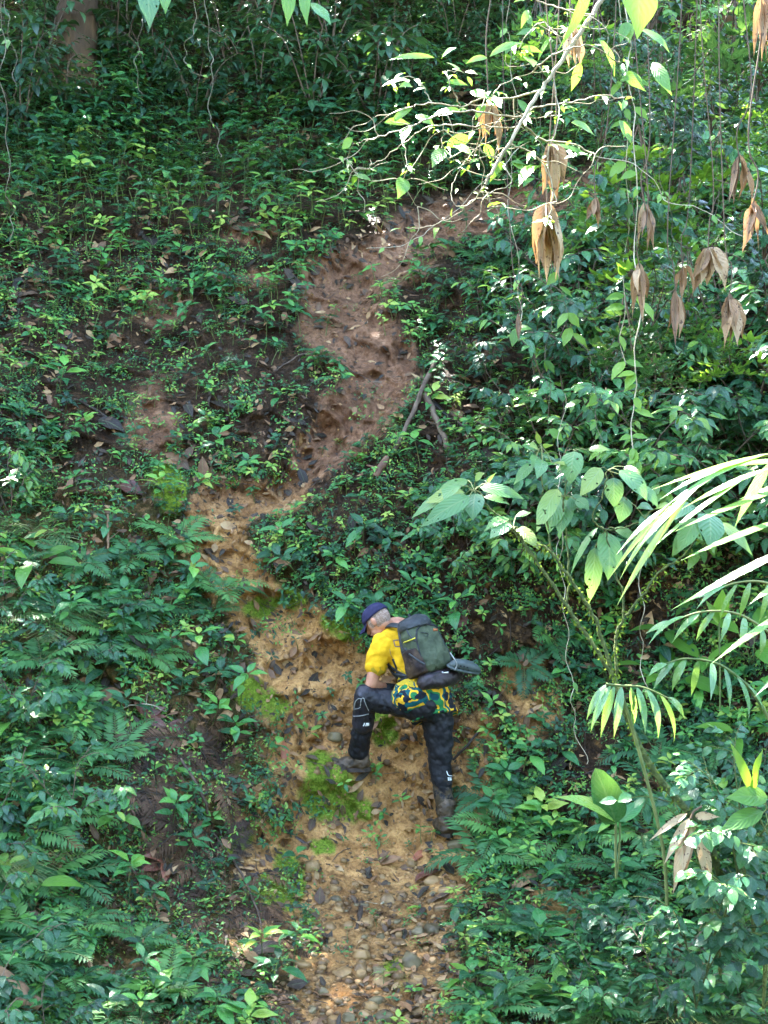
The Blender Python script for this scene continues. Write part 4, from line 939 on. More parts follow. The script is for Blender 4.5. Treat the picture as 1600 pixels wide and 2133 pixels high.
def plc(g, base, tip, width, nrm_=(0, -.75, .65), droop=.6, fold=.12, ns=7, shape='oval', r=.5, m=0, wave=.06, twist=0.0):
    """a leaf from base to tip"""
    base = np.asarray(base, float); tip = np.asarray(tip, float); d = tip - base; l = np.linalg.norm(d)
    V, Fq, UV = leaf(1, 1, droop, fold, ns, shape, wave=wave, twist=twist)
    e = V[-2 - 0]; chord = V[ns * 3 + 1]; cl = np.linalg.norm(chord); a = math.atan2(chord[2], chord[0])
    V = leaf(l / cl, width, droop, fold, ns, shape, wave=wave, twist=twist)[0]
    ca, sa = math.cos(-a), math.sin(-a)
    X = V[:, 0] * ca - V[:, 2] * sa; Z = V[:, 0] * sa + V[:, 2] * ca; V = np.stack([X, V[:, 1], Z], 1)
    g.add(V @ frame(d, nrm_).T + base, Fq, UV, r, m)
def deadleaves():
    rng = np.random.default_rng(77)
    # radiating hand-shaped dead leaves: centre px, radius px, lobes, start/end angle (deg, screen), material, label
    H = [(345, 1800, 62, 9, -10, 250, 'redleaf', 'large red-brown hand-shaped dead leaf on the lower left bank'), (1150, 1615, 56, 6, 20, 160, 'dead', 'grey hand-shaped dead leaf on the slope right of the straight leg'),
         (790, 1808, 46, 4, 40, 130, 'dead', 'folded grey-brown dead leaf lying on the clay below the hiker'), (380, 965, 40, 6, 60, 300, 'dead', 'dark hand-shaped dead leaf above the mossy hump'), (1140, 1990, 44, 6, 20, 200, 'dead', 'grey hand-shaped dead leaf low on the right'),
         (630, 350, 36, 6, 0, 200, 'dead', 'dark hand-shaped dead leaf above the upper slope'), (300, 1500, 50, 6, -30, 120, 'redleaf', 'red-brown dead leaf above the withered ferns'), (975, 1300, 34, 3, 120, 200, 'redleaf', 'reddish brown dead leaf right of the backpack top')]
    for (x, y, r, n, a0, a1, mt, lab) in H:
        c = hit(x, y)[0]; nn = normal(c[None])[0]; s = c[1] / FPX; g = G(); c = c + nn * .03
        for k in range(n):
            a = math.radians(a0 + (a1 - a0) * k / (n - 1)) + rr(rng, -.1, .1)
            d = np.array([math.cos(a), 0, math.sin(a)]); d = nrm(d - nn * (d @ nn)) * r * s * rr(rng, .8, 1.25) + nn * rr(rng, -.01, .05)
            plc(g, c, c + d, r * s * rr(rng, .35, .5), nn + rng.normal(0, .25, 3), rr(rng, -.5, .9), rr(rng, .2, .5), 6, 'lance', rr(rng, .1, .7))
        single('dead_leaf', g, M[mt], c, lab, 'dead leaf')
    # single ones: base px, tip px, width px, material, tone
    S = [(800, 1700, 832, 1742, 26, 'dead', .05, 'black ribbed leaf stuck on the clay between the boots'), (830, 1735, 815, 1700, 14, 'dead', .02, 'narrow black leaf beside the black ribbed leaf'), (640, 1415, 668, 1448, 30, 'darkleaf', .3, 'dark round leaf lying on the orange trail left of the arm'),
         (985, 985, 1072, 935, 44, 'dead', .35, 'large curled purplish-brown leaf below the dark branch'), (975, 1005, 1068, 990, 50, 'redleaf', .3, 'large folded red-brown leaf under the curled purplish leaf'), (435, 835, 520, 868, 40, 'dead', .05, 'black fallen frond leaf on the left slope'),
         (205, 880, 262, 908, 36, 'dead', .12, 'grey leaf sheath on the left slope'), (236, 1018, 300, 1040, 44, 'redleaf', .15, 'dark red leaf left of the mossy hump'), (178, 1968, 248, 1935, 30, 'bright', .6, 'pale green fallen leaf near the bottom left'), (428, 1775, 436, 1808, 16, 'tan', .9, 'small tan leaf on the lower left bank'),
         (583, 1600, 586, 1548, 16, 'redleaf', .95, 'upright orange-red leaf left of the big moss patch'), (350, 1345, 362, 1308, 20, 'redleaf', .9, 'orange-brown leaf standing on the left bank'), (1065, 1865, 1135, 1818, 34, 'tan', .75, 'pale tan leaf lying right of the gravel top'), (1395, 1960, 1412, 2040, 34, 'redleaf', 1.0, 'sunlit orange dead leaf in the lower right'),
         (1050, 2100, 1000, 2128, 26, 'dead', .3, 'brown leaf at the bottom edge right of the gravel'), (865, 1845, 925, 1822, 28, 'redleaf', .4, 'brown frond tip lying right of the folded dead leaf'), (860, 1805, 892, 1778, 18, 'redleaf', .95, 'pinkish red leaf on the clay below the boot'), (758, 1755, 800, 1748, 14, 'bright', .3, 'green leaf blade lying on the clay below the black leaf'),
         (846, 1905, 880, 1900, 10, 'bright', 1.0, 'yellow-green leaf blade in the upper gravel'), (900, 1890, 945, 1868, 18, 'dead', .25, 'curled grey leaf right of the upper gravel'), (200, 1455, 262, 1452, 30, 'dead', .75, 'pale brown dead leaf on the left bank'), (345, 1520, 410, 1512, 22, 'redleaf', .8, 'light red-brown leaf above the withered ferns right side'),
         (600, 380, 655, 392, 18, 'dead', .9, 'pale dead leaf above the upper path'), (590, 440, 600, 480, 20, 'dead', .2, 'violet-grey leaf on the upper slope'), (300, 490, 320, 525, 34, 'dead', .2, 'grey rounded dead leaf on the upper left slope'), (440, 975, 500, 985, 26, 'dead', .1, 'blue-grey dead leaf above the clay step'),
         (575, 1005, 572, 1050, 18, 'tan', .95, 'pale pinkish dry leaf at the fork of the path'), (225, 1410, 215, 1445, 18, 'dead', .15, 'blue-grey leaf on the left bank below the orange one'), (655, 1360, 640, 1380, 14, 'dead', .1, 'dark leaf curl on the orange trail'), (585, 1090, 580, 1055, 20, 'bright', .9, 'yellow-green leaf standing beside the fork of the path'),
         (820, 2125, 880, 2105, 22, 'dead', .4, 'brown leaf at the bottom edge of the gravel'), (520, 2000, 600, 1985, 30, 'dead', .45, 'brown dead leaf left of the gravel'), (485, 2040, 545, 2050, 34, 'dead', .3, 'dark brown leaf left of the gravel near the bottom'), (1290, 830, 1330, 800, 30, 'dead', .3, 'dark dead leaf among the right hand shrubs'),
         (735, 1235, 745, 1262, 26, 'redleaf', .5, 'brown dead leaf standing above the cap of the hiker'), (905, 1292, 938, 1300, 16, 'fern', .9, 'pale green leaf just above the backpack')]
    for (x0, y0, x1, y1, wd, mt, r, lab) in S:
        a, b = hit(x0, y0)[0], hit(x1, y1)[0]; nn = normal(a[None])[0]; d = b - a
        b = a + nrm(d) * min(np.linalg.norm(d), 1.4 * math.hypot(x1 - x0, y1 - y0) * a[1] / FPX)
        g = G(); plc(g, a + nn * .03, b + nn * .03, wd * a[1] / FPX, nn + rng.normal(0, .15, 3), rr(rng, .2, 1.2), rr(rng, .1, .4), 7, 'oval', r, wave=.15, twist=rr(rng, -.4, .4))
        single('fallen_leaf', g, M[mt], a, lab, 'fallen leaf')
deadleaves()

# ---------------------------------------------------------------- the hiker
def remesh(name, g, voxel, mats, parent, smooth_it=2, wrinkle=None):
    o = g.obj(name, mats, parent)
    md = o.modifiers.new('r', 'REMESH'); md.mode = 'VOXEL'; md.voxel_size = voxel; md.use_smooth_shade = True
    sm = o.modifiers.new('s', 'SMOOTH'); sm.iterations = smooth_it; sm.factor = .5
    dg = bpy.context.evaluated_depsgraph_get(); me = bpy.data.meshes.new_from_object(o.evaluated_get(dg))
    o.modifiers.clear(); old = o.data; o.data = me; bpy.data.meshes.remove(old); me.name = name
    if not me.materials:
        for m_ in (mats if isinstance(mats, list) else [mats]): me.materials.append(m_)
    n = len(me.vertices); co = np.zeros(n * 3); me.vertices.foreach_get('co', co); co = co.reshape(-1, 3)
    no = np.zeros(n * 3); me.vertices.foreach_get('normal', no); no = no.reshape(-1, 3)
    if wrinkle is not None:
        co = co + no * wrinkle(co)[:, None]; me.vertices.foreach_set('co', co.ravel())
    me.polygons.foreach_set('use_smooth', np.ones(len(me.polygons), bool)); me.update()
    if 'var' not in me.attributes:
        at = me.attributes.new('var', 'FLOAT', 'POINT'); at.data.foreach_set('value', np.full(n, .5, np.float32))
    return o
def capsule(g, pts, rad, n=14, k=5, m=0):
    """closed tapered tube"""
    w_ = spline(pts, k); L0 = np.linspace(0, 1, len(pts)); r = np.interp(np.linspace(0, 1, len(w_)), L0, rad)
    d0 = nrm(w_[0] - w_[1]); d1 = nrm(w_[-1] - w_[-2]); c = [(.95, .3), (.75, .66), (.4, .92)]
    A = [w_[0] + d0 * r[0] * a for a, _ in c]; B = [w_[-1] + d1 * r[-1] * a for a, _ in c[::-1]]
    pt = np.array(A + list(w_) + B); rd = np.array([r[0] * b for _, b in c] + list(r) + [r[-1] * b for _, b in c[::-1]])
    pt = np.vstack([w_[0] + d0 * r[0], pt, w_[-1] + d1 * r[-1]]); rd = np.concatenate([[1e-4], rd, [1e-4]])
    tube(g, pt, rd, n, .5, m)
def loft(g, C, WA, DA, wr, dr, e=2.0, n=28, m=0, cap=True):
    """superellipse sections: centres C, side axes WA, depth axes DA, half sizes"""
    k = len(C); th = np.linspace(0, 2 * math.pi, n, endpoint=False); V = []
    WA = np.broadcast_to(WA, (k, 3)); DA = np.broadcast_to(DA, (k, 3))
    cs = np.sign(np.cos(th)) * np.abs(np.cos(th)) ** (2 / e); sn = np.sign(np.sin(th)) * np.abs(np.sin(th)) ** (2 / e)
    for i in range(k): V.append(np.asarray(C[i]) + cs[:, None] * WA[i] * wr[i] + sn[:, None] * DA[i] * dr[i])
    if cap:
        V = [np.repeat(np.asarray(C[0], float)[None], n, 0) + (V[0] - C[0]) * 1e-3] + V + [np.repeat(np.asarray(C[-1], float)[None], n, 0) + (V[-1] - C[-1]) * 1e-3]
    V = np.array(V); K = len(V); Fq = [(i * n + j, i * n + (j + 1) % n, (i + 1) * n + (j + 1) % n, (i + 1) * n + j) for i in range(K - 1) for j in range(n)]
    UV = np.zeros((K, n, 2)); UV[..., 0] = np.linspace(0, 1, K)[:, None]; UV[..., 1] = (th / 6.2832)[None]
    g.add(V.reshape(-1, 3), Fq, UV.reshape(-1, 2), .5, m)
def ellipsoid(g, c, ax, r, n=16, m=0):
    """ax: three axes rows"""
    t = np.linspace(0, math.pi, n // 2 + 1); C = [np.asarray(c) - np.asarray(ax[2]) * r[2] * math.cos(a) for a in t]
    loft(g, C, ax[0], ax[1], [max(1e-4, r[0] * math.sin(a)) for a in t], [max(1e-4, r[1] * math.sin(a)) for a in t], 2, n, m, cap=False)

def cloth(name, build, rough=.8, bump=.25, spec=.2, wscale=30, weave=260):
    m, N, L = newmat(name); tc = N.new('ShaderNodeTexCoord')
    sx = N.new('ShaderNodeSeparateXYZ'); L.new(tc.outputs['Object'], sx.inputs[0])
    col = build(N, L, tc, sx)
    pb = N.new('ShaderNodeBsdfPrincipled'); L.new(col, pb.inputs['Base Color']); pb.inputs['Roughness'].default_value = rough; pb.inputs['Specular IOR Level'].default_value = spec
    a = N.new('ShaderNodeTexNoise'); a.inputs['Scale'].default_value = wscale; a.inputs['Detail'].default_value = 3; L.new(tc.outputs['Object'], a.inputs[0])
    b = N.new('ShaderNodeTexNoise'); b.inputs['Scale'].default_value = weave; L.new(tc.outputs['Object'], b.inputs[0])
    bp = N.new('ShaderNodeBump'); bp.inputs['Strength'].default_value = bump; bp.inputs['Distance'].default_value = .01
    L.new(math_(N, L, 'ADD', a.outputs[0], math_(N, L, 'MULTIPLY', b.outputs[0], .25)), bp.inputs['Height']); L.new(bp.outputs[0], pb.inputs['Normal'])
    out = N.new('ShaderNodeOutputMaterial'); L.new(pb.outputs[0], out.inputs[0]); return m
def tex(N, L, tc, scale, detail=2, kind='ShaderNodeTexNoise'):
    n = N.new(kind); n.inputs['Scale'].default_value = scale
    if kind == 'ShaderNodeTexNoise': n.inputs['Detail'].default_value = detail
    L.new(tc.outputs['Object'], n.inputs['Vector']); return n.outputs[0]

O = P(925, 1738, float(snap(hit(925, 1738))[0, 1]) - .01); SHF = O[1] - 8.80
DL = float(snap(hit(745, 1600))[0, 1]) - .04 - SHF
def Q(px, py, d): return P(px, py, d + SHF) - O
zq = lambda row, d=8.8: (1066.5 - row) / FPX * d - O[2]

def shirt_col(N, L, tc, sx):
    n1 = tex(N, L, tc, 7.2, 1.5); n2 = tex(N, L, tc, 9, 1); n3 = tex(N, L, tc, 13, 2)
    n2b = N.new('ShaderNodeMapping'); 
    camo = ramp(N, [(0.0, (0.66, 0.38, 0.02)), (.42, (0.005, 0.075, 0.085)), (.50, (0.66, 0.38, 0.02)), (.545, (0.02, 0.16, 0.05)), (.60, (0.006, 0.05, 0.06))], 'CONSTANT'); L.new(n1, camo.inputs[0])
    blk = math_(N, L, 'GREATER_THAN', n3, .57); camo2 = mixc(N, L, blk, camo.outputs[0], (0.008, 0.012, 0.02))
    gr = math_(N, L, 'ADD', sx.outputs[2], math_(N, L, 'MULTIPLY', math_(N, L, 'SUBTRACT', n3, .5), .32))
    f = math_(N, L, 'LESS_THAN', gr, zq(1412))
    g2 = math_(N, L, 'MULTIPLY', math_(N, L, 'LESS_THAN', gr, zq(1385)), math_(N, L, 'MULTIPLY', math_(N, L, 'GREATER_THAN', n3, .5), .55))
    base = mixc(N, L, g2, (0.72, 0.40, 0.012), (0.16, 0.22, 0.03))
    dirt = ramp(N, [(.4, (1, 1, 1)), (.75, (.72, .62, .5))]); L.new(tex(N, L, tc, 16, 5), dirt.inputs[0])
    return mixc(N, L, .8, mixc(N, L, f, base, camo2), dirt.outputs[0], 'MULTIPLY')
def trouser_col(N, L, tc, sx):
    n = tex(N, L, tc, 18, 5); z = math_(N, L, 'ADD', sx.outputs[2], math_(N, L, 'MULTIPLY', math_(N, L, 'SUBTRACT', n, .5), .55))
    mud = math_(N, L, 'MULTIPLY', math_(N, L, 'LESS_THAN', z, zq(1640)), math_(N, L, 'GREATER_THAN', tex(N, L, tc, 30, 4), .41))
    rp = ramp(N, [(.3, (0.006, 0.006, 0.008)), (.8, (0.014, 0.014, 0.016))]); L.new(n, rp.inputs[0])
    return mixc(N, L, math_(N, L, 'MULTIPLY', mud, .85), rp.outputs[0], (0.058, 0.040, 0.022))
def solid(c1, c2, s=25, t0=.35, t1=.7):
    def f(N, L, tc, sx):
        r = ramp(N, [(t0, c1), (t1, c2)]); L.new(tex(N, L, tc, s, 5), r.inputs[0]); return r.outputs[0]
    return f
M['shirt'] = cloth('yellow_shirt', shirt_col, .85, .8, .2, 24)
M['trouser'] = cloth('dark_trousers', trouser_col, .5, .5, .22, 22)
M['skin'] = cloth('skin', solid((0.36, 0.15, 0.085), (0.52, 0.26, 0.16), 20), .5, .15, .35, 60)
M['hair'] = cloth('grey_hair', solid((0.20, 0.12, 0.085), (0.36, 0.27, 0.21), 110), .8, .6, .1, 160)
M['capcloth'] = cloth('navy_cap', solid((0.013, 0.012, 0.038), (0.028, 0.026, 0.064), 25), .8)
M['pack'] = cloth('green_grey_pack', solid((0.030, 0.040, 0.022), (0.066, 0.082, 0.046), 14), .7, .7, .2, 26)
M['packdark'] = cloth('dark_grey_pack', solid((0.014, 0.017, 0.018), (0.035, 0.040, 0.042), 18), .6, .5, .35, 30)
M['maroon'] = cloth('dark_maroon_pack', solid((0.014, 0.009, 0.011), (0.036, 0.024, 0.030), 18), .5, .5, .4, 26)
M['mesh'] = cloth('brown_mesh_pocket', solid((0.016, 0.010, 0.010), (0.07, 0.042, 0.02), 12), .7, .4, .2, 60)
M['strap'] = cloth('black_strap', solid((0.010, 0.011, 0.012), (0.025, 0.027, 0.03), 30), .55)
M['white'] = cloth('white_print', solid((0.62, 0.62, 0.60), (0.78, 0.78, 0.76), 30), .6)
M['greyline'] = cloth('grey_print', solid((0.20, 0.20, 0.19), (0.32, 0.32, 0.30), 30), .6)
M['print'] = cloth('violet_grey_print', solid((0.10, 0.07, 0.09), (0.16, 0.11, 0.12), 30), .8)
M['mudboot'] = cloth('muddy_boot', solid((0.024, 0.016, 0.009), (0.10, 0.062, 0.030), 22), .55, .9, .4, 40)
M['sole'] = cloth('boot_sole', solid((0.012, 0.009, 0.007), (0.05, 0.034, 0.02), 30), .7, .6)
M['pad'] = cloth('black_pad', solid((0.007, 0.007, 0.010), (0.020, 0.018, 0.026), 30), .5, .4, .4)
M['sandal'] = cloth('grey_green_sandal', solid((0.030, 0.042, 0.040), (0.065, 0.082, 0.076), 20), .55, .3, .4)
M['patch'] = cloth('orange_patch', solid((0.20, 0.06, 0.02), (0.32, 0.11, 0.04), 40), .6)
M['green'] = cloth('yellow_cord', solid((0.45, 0.38, 0.04), (0.6, 0.5, 0.06), 40), .6)

from mathutils.bvhtree import BVHTree
def bvh(o):
    me = o.data; n = len(me.vertices); co = np.zeros(n * 3); me.vertices.foreach_get('co', co); co = co.reshape(-1, 3)
    return BVHTree.FromPolygons([tuple(v) for v in co], [tuple(p.vertices) for p in me.polygons])
def surf(tree, px, py, off=.002):
    """point on a body surface seen at a pixel, in the hiker's coordinates"""
    d = Vector([(px - 800) / FPX, 1, (1066.5 - py) / FPX]).normalized()
    h = tree.ray_cast(Vector([float(-v) for v in O]), d)
    if h[0] is None: return None
    n = h[1]; n = n if n.dot(d) < 0 else -n
    return np.array(h[0] + n * off)
def ribbon(g, tree, pts, wpx, off=.003, m=0, sub=8):
    """a strip laid on a surface, about wpx pixels wide, with a little thickness"""
    w_ = spline([(x, y, 0) for x, y in pts], sub)[:, :2]; T = np.gradient(w_, axis=0); T /= np.linalg.norm(T, axis=1)[:, None] + 1e-9
    Nn = np.stack([-T[:, 1], T[:, 0]], 1); rows = []
    for q, n_ in zip(w_, Nn):
        r = [surf(tree, *(q + n_ * wpx * s), off=o_) for s, o_ in ((-.5, 0), (-.45, off), (.45, off), (.5, 0))]
        if all(v is not None for v in r) and np.ptp([v[1] for v in r]) < .08: rows.append(r)
    if len(rows) < 2: return
    V = np.array(rows); k = len(V)
    g.add(V.reshape(-1, 3), [(i * 4 + j, i * 4 + j + 1, i * 4 + j + 5, i * 4 + j + 4) for i in range(k - 1) for j in range(3)], None, .5, m)

def hiker():
    per = empty('person', O, 'hiker in yellow shirt and navy cap climbing the clay trail with one knee raised', 'person')
    # joints
    fwd = nrm([-.62, .78, 0]); lft = nrm([-.78, -.62, 0])
    pel = Q(893, 1462, 8.86); spn = Q(868, 1400, 8.90); chs = Q(842, 1348, 8.96); nck = Q(822, 1313, 9.0)
    shL = Q(797, 1338, 8.86); elL = Q(774, 1424, 8.84); wrL = Q(800, 1431, 8.93)
    shR = Q(862, 1322, 9.12); elR = Q(872, 1352, 9.30); wrR = Q(842, 1296, 9.10)
    hd = Q(786, 1291, 8.98)
    hipL = Q(876, 1466, 8.78); knL = Q(764, 1452, 8.84); anL = Q(749, 1562, min(9.05, max(8.85, DL)))
    hipR = Q(908, 1474, 8.88); knR = Q(918, 1588, 8.86); anR = Q(929, 1697, 8.83)
    fd = nrm([-.66, .42, -.62]); hup = nrm(np.array([-.35, .15, .80]) - fd * (np.array([-.35, .15, .80]) @ fd)); hs = np.cross(hup, fd)
    g = G()
    # torso, neck, arms and legs as one body
    ub = nrm(nck - pel)
    loft(g, [pel - ub * .10, pel, spn, chs, nck - ub * .03, nck], lft, nrm(np.cross(lft, ub)), [.10, .145, .135, .155, .12, .06], [.08, .10, .095, .105, .08, .055], 2.2)
    capsule(g, [nck - ub * .02, (nck + hd) / 2 + [.01, 0, -.01], hd - fd * .02 - hup * .04], [.062, .056, .058])
    ellipsoid(g, hd, [hs, fd, hup], [.074, .096, .088], 20); ellipsoid(g, hd + fd * .035 - hup * .062, [hs, fd, hup], [.055, .062, .055], 16)
    capsule(g, [hd + fd * .088 + hup * .012, hd + fd * .112 - hup * .028], [.010, .015]); capsule(g, [hd + fd * .094 - hup * .058 + hs * .02, hd + fd * .094 - hup * .058 - hs * .02], [.009, .009])
    for s in (-1, 1):
        e_ = hd + hs * s * .074 - fd * .012 - hup * .012
        ellipsoid(g, e_ + hs * s * .006, [nrm(hs * s - fd * .5), fd, hup], [.010, .021, .032], 12)
        ellipsoid(g, hd + fd * .086 + hs * s * .030 + hup * .012, [hs, fd, hup], [.014, .010, .009], 10)
        capsule(g, [hd + fd * .09 + hs * s * .012 + hup * .028, hd + fd * .082 + hs * s * .045 + hup * .026], [.007, .006])
    capsule(g, [shL, (shL + elL) / 2 + lft * .008, elL], [.056, .047, .042]); capsule(g, [elL, (elL + wrL) / 2, wrL], [.043, .038, .029])
    capsule(g, [shR, elR], [.052, .042]); capsule(g, [elR, wrR], [.040, .027])
    # hands: palm, four fingers, thumb
    def hand(wr, dirn, nrmv, gg, curl=.9, s=1.0, side=1):
        d = nrm(dirn); nn = nrm(nrmv - d * (nrmv @ d)); sd = np.cross(nn, d) * side
        capsule(gg, [wr, wr + d * .045 * s, wr + d * .085 * s], [.026 * s, .030 * s, .028 * s]); capsule(gg, [wr + sd * .02 + d * .03, wr + sd * .02 + d * .085], [.017, .015]); capsule(gg, [wr - sd * .02 + d * .03, wr - sd * .02 + d * .085], [.017, .015])
        for k, (l, w0) in enumerate([(.070, -.030), (.080, -.011), (.076, .010), (.060, .029)]):
            b = wr + d * .09 + sd * w0; c1 = b + (d * math.cos(curl * .4) - nn * math.sin(curl * .4)) * l * .45
            c2 = c1 + (d * math.cos(curl) - nn * math.sin(curl)) * l * .32; c3 = c2 + (d * math.cos(curl * 1.6) - nn * math.sin(curl * 1.6)) * l * .28
            capsule(gg, [b, c1, c2, c3], [.0095, .0088, .008, .007], 8, 3)
        t0 = wr + d * .03 - sd * .025; capsule(gg, [t0, t0 + d * .032 - sd * .024 - nn * .01, t0 + d * .062 - sd * .028 - nn * .022], [.013, .011, .009], 8, 3)
    hand(wrR, nrm(Q(820, 1290, 9.02) - wrR) + np.array([0, -.2, .0]), np.array([.1, -.5, .8]), g, 1.0, .95, -1)
    hand(wrL, nrm([.75, .25, -.12]), np.array([0, -.3, .95]), g, .8, 1.0, 1)
    for (a, b_, c) in ((hipL, knL, anL), (hipR, knR, anR)):
        capsule(g, [a, (a + b_) / 2, b_], [.082, .070, .052]); capsule(g, [b_, (b_ + c) / 2, c], [.052, .048, .034])
    remesh('body', g, .0055, M['skin'], per, 2)
    # hair: cropped grey sides and nape
    h = G(); ellipsoid(h, hd - fd * .006 + hup * .004, [hs, fd, hup], [.078, .096, .090], 24)
    V, Fq, UV, R, Mi = h.arr(); cen = (V[Fq].mean(1) - hd)
    ok = ((cen @ fd) < .035) & ((cen @ hup) > -.052 + .5 * np.clip(cen @ fd, 0, 1)); hh = G(); hh.add(V, Fq[ok], UV, R, Mi[ok]); hh.obj('hair', M['hair'], per)
    # glove on the left hand
    gl = G(); hand(wrL, nrm([.75, .25, -.12]), np.array([0, -.3, .95]), gl, .8, 1.0, 1)
    V = gl.arr()[0]; c_ = wrL + nrm([.75, .25, -.12]) * .09; 
    glv = G(); A_ = gl.arr(); glv.add(c_ + (A_[0] - c_) * 1.07, *A_[1:]); remesh('glove', glv, .006, M['strap'], per, 1)
    # cap
    cp = empty('cap'); cp.parent = per
    g = G(); k = 9; cc = hd + hup * .022 - fd * .004; cup = nrm(hup * .96 + fd * .05)
    t = np.linspace(0, 1.5, k); C = [cc + cup * (.088 * math.sin(a)) for a in t]
    cf = nrm(np.cross(hs, cup)) * (1 if np.cross(hs, cup) @ fd > 0 else -1)
    loft(g, C, hs, cf, [.085 * math.cos(a) ** .8 + .001 for a in t], [.105 * math.cos(a) ** .8 + .001 for a in t], 2.1, 28)
    ellipsoid(g, C[-1] + cup * .001, [hs, cf, cup], [.008, .008, .005], 8)
    g.obj('crown', M['capcloth'], cp)
    g = G(); nu, nv = 11, 6; V = []
    for top in (0, 1):
        for i in range(nu):
            a = math.radians(-62 + 124 * i / (nu - 1))
            for j in range(nv):
                r_ = j / (nv - 1); ext = .075 * r_ * (math.cos(a * .95) ** .6)
                p = cc + hs * math.sin(a) * (.085 + ext * .25) + cf * (.102 * math.cos(a) + ext) - cup * (.012 * r_ + .030 * abs(math.sin(a)) ** 2 * (.4 + r_) - .004 * top)
                V.append(p)
    id_ = lambda t_, i, j: t_ * nu * nv + i * nv + j
    Fq = [(id_(t_, i, j), id_(t_, i + 1, j), id_(t_, i + 1, j + 1), id_(t_, i, j + 1)) for t_ in (0, 1) for i in range(nu - 1) for j in range(nv - 1)]
    Fq += [(id_(0, i, nv - 1), id_(0, i + 1, nv - 1), id_(1, i + 1, nv - 1), id_(1, i, nv - 1)) for i in range(nu - 1)]
    g.add(V, Fq); g.obj('brim', M['capcloth'], cp)
    # shirt
    def wr(a, s): return lambda co: a * (fbm(co[:, 0] * s + 3 * co[:, 2], co[:, 2] * s * 1.5 + co[:, 1] * 9, 3))
    g = G(); hem = pel - ub * .085
    loft(g, [hem + [.012, 0, -.035], pel - ub * .02, spn - ub * .02, (spn + chs) / 2, chs, nck - ub * .045, nck - ub * .004], lft, nrm(np.cross(lft, ub)), [.190, .178, .152, .162, .176, .155, .072], [.128, .128, .112, .118, .124, .100, .066], 2.2)
    capsule(g, [nck - ub * .07 + lft * .04, shL + [0, 0, -.012]], [.088, .074]); capsule(g, [shL + [0, 0, -.012], shL + (elL - shL) * .32, shL + (elL - shL) * .58], [.078, .074, .074]); capsule(g, [chs + lft * .06, shL + [0, 0, -.05]], [.105, .075]); capsule(g, [nck - ub * .06 - lft * .05, shR], [.080, .068]); capsule(g, [shR, shR + (elR - shR) * .6], [.068, .06])
    # front tail of the shirt lying over the raised thigh
    capsule(g, [Q(868, 1444, 8.76), Q(849, 1452, 8.745)], [.128, .112]); capsule(g, [Q(880, 1448, 8.80), Q(900, 1452, 8.82)], [.125, .125])
    shirt = remesh('shirt', g, .0065, M['shirt'], per, 3, wr(.024, 8))
    # trousers
    g = G()
    loft(g, [pel - ub * .0 + [.01, 0, -.02], pel + [.012, 0, -.06], pel + [.016, 0, -.115]], lft, fwd, [.150, .165, .130], [.115, .125, .10], 2.3)
    capsule(g, [hipL + [.02, 0, -.012], (hipL + knL) / 2 + [0, 0, -.012], knL + [.01, 0, 0]], [.112, .097, .073])
    capsule(g, [knL + [0, 0, .0], knL * .62 + anL * .38, knL * .25 + anL * .75, anL + [0, 0, .0]], [.072, .068, .070, .078])
    capsule(g, [hipR + [.004, 0, .0], (hipR + knR) / 2 + [.004, 0, 0], knR], [.118, .100, .078])
    capsule(g, [knR, knR * .55 + anR * .45, anR + [0, 0, .015]], [.076, .068, .064])
    pants = remesh('trousers', g, .0065, M['trouser'], per, 2, lambda co: .016 * fbm(co[:, 0] * 11 + co[:, 1] * 6, co[:, 2] * 15 + co[:, 0] * 14, 3) + .008 * fbm(co[:, 0] * 40, co[:, 2] * 34, 2))
    # boots
    def boot(ank, tdir, L_, parent, sink=0.0):
        t = nrm(tdir); g = G(); up = np.array([0, 0, 1.0]); sd = nrm(np.cross(up, t)); h0 = ank + [0, 0, -.085]
        C = [h0 - t * .065, h0 - t * .03, h0 + t * .06, h0 + t * .14, h0 + t * (L_ - .09), h0 + t * (L_ - .065)]
        wd = [.040, .048, .050, .054, .046, .028]; hh_ = [.052, .075, .070, .050, .040, .028]
        ellipsoid(g, h0 - t * .02 + up * .01, [t, sd, up], [.060, .052, .075], 16); capsule(g, [ank + up * .06, ank + up * -.02, h0], [.058, .056, .054])
        for a_, b_, w1, w2, z_ in [(-.03, .05, .050, .050, .0), (.05, .12, .052, .050, -.012), (.12, L_ - .10, .048, .044, -.020)]:
            capsule(g, [h0 + t * a_ + up * z_, h0 + t * b_ + up * (z_ - .004)], [w1, w2])
        bo = remesh('boot', g, .006, M['mudboot'], parent, 2, lambda co: .012 * fbm(co[:, 0] * 24 + co[:, 1] * 12, co[:, 2] * 30, 3))
        g = G(); n_ = 20; V = []
        for zz in (-.062, -.036):
            for q in range(n_):
                a = 6.283 * q / n_; x_ = math.cos(a); y_ = math.sin(a)
                V.append(h0 + t * (.042 + x_ * (L_ * .5)) + sd * y_ * (.054 if x_ > 0 else .047) + up * zz)
        Fq = [(q, (q + 1) % n_, n_ + (q + 1) % n_, n_ + q) for q in range(n_)] + [(q, q + 1, n_ - 2 - q, n_ - 1 - q) for q in range(n_ // 2 - 1)] + [(n_ + q, n_ + q + 1, 2 * n_ - 2 - q, 2 * n_ - 1 - q) for q in range(n_ // 2 - 1)]
        g.add(V, Fq); g.obj('sole', M['sole'], bo)
    boot(anL, [-.86, .28, -.04], .26, per); boot(anR + [0, -.02, .012], [-.25, .75, .0], .25, per)
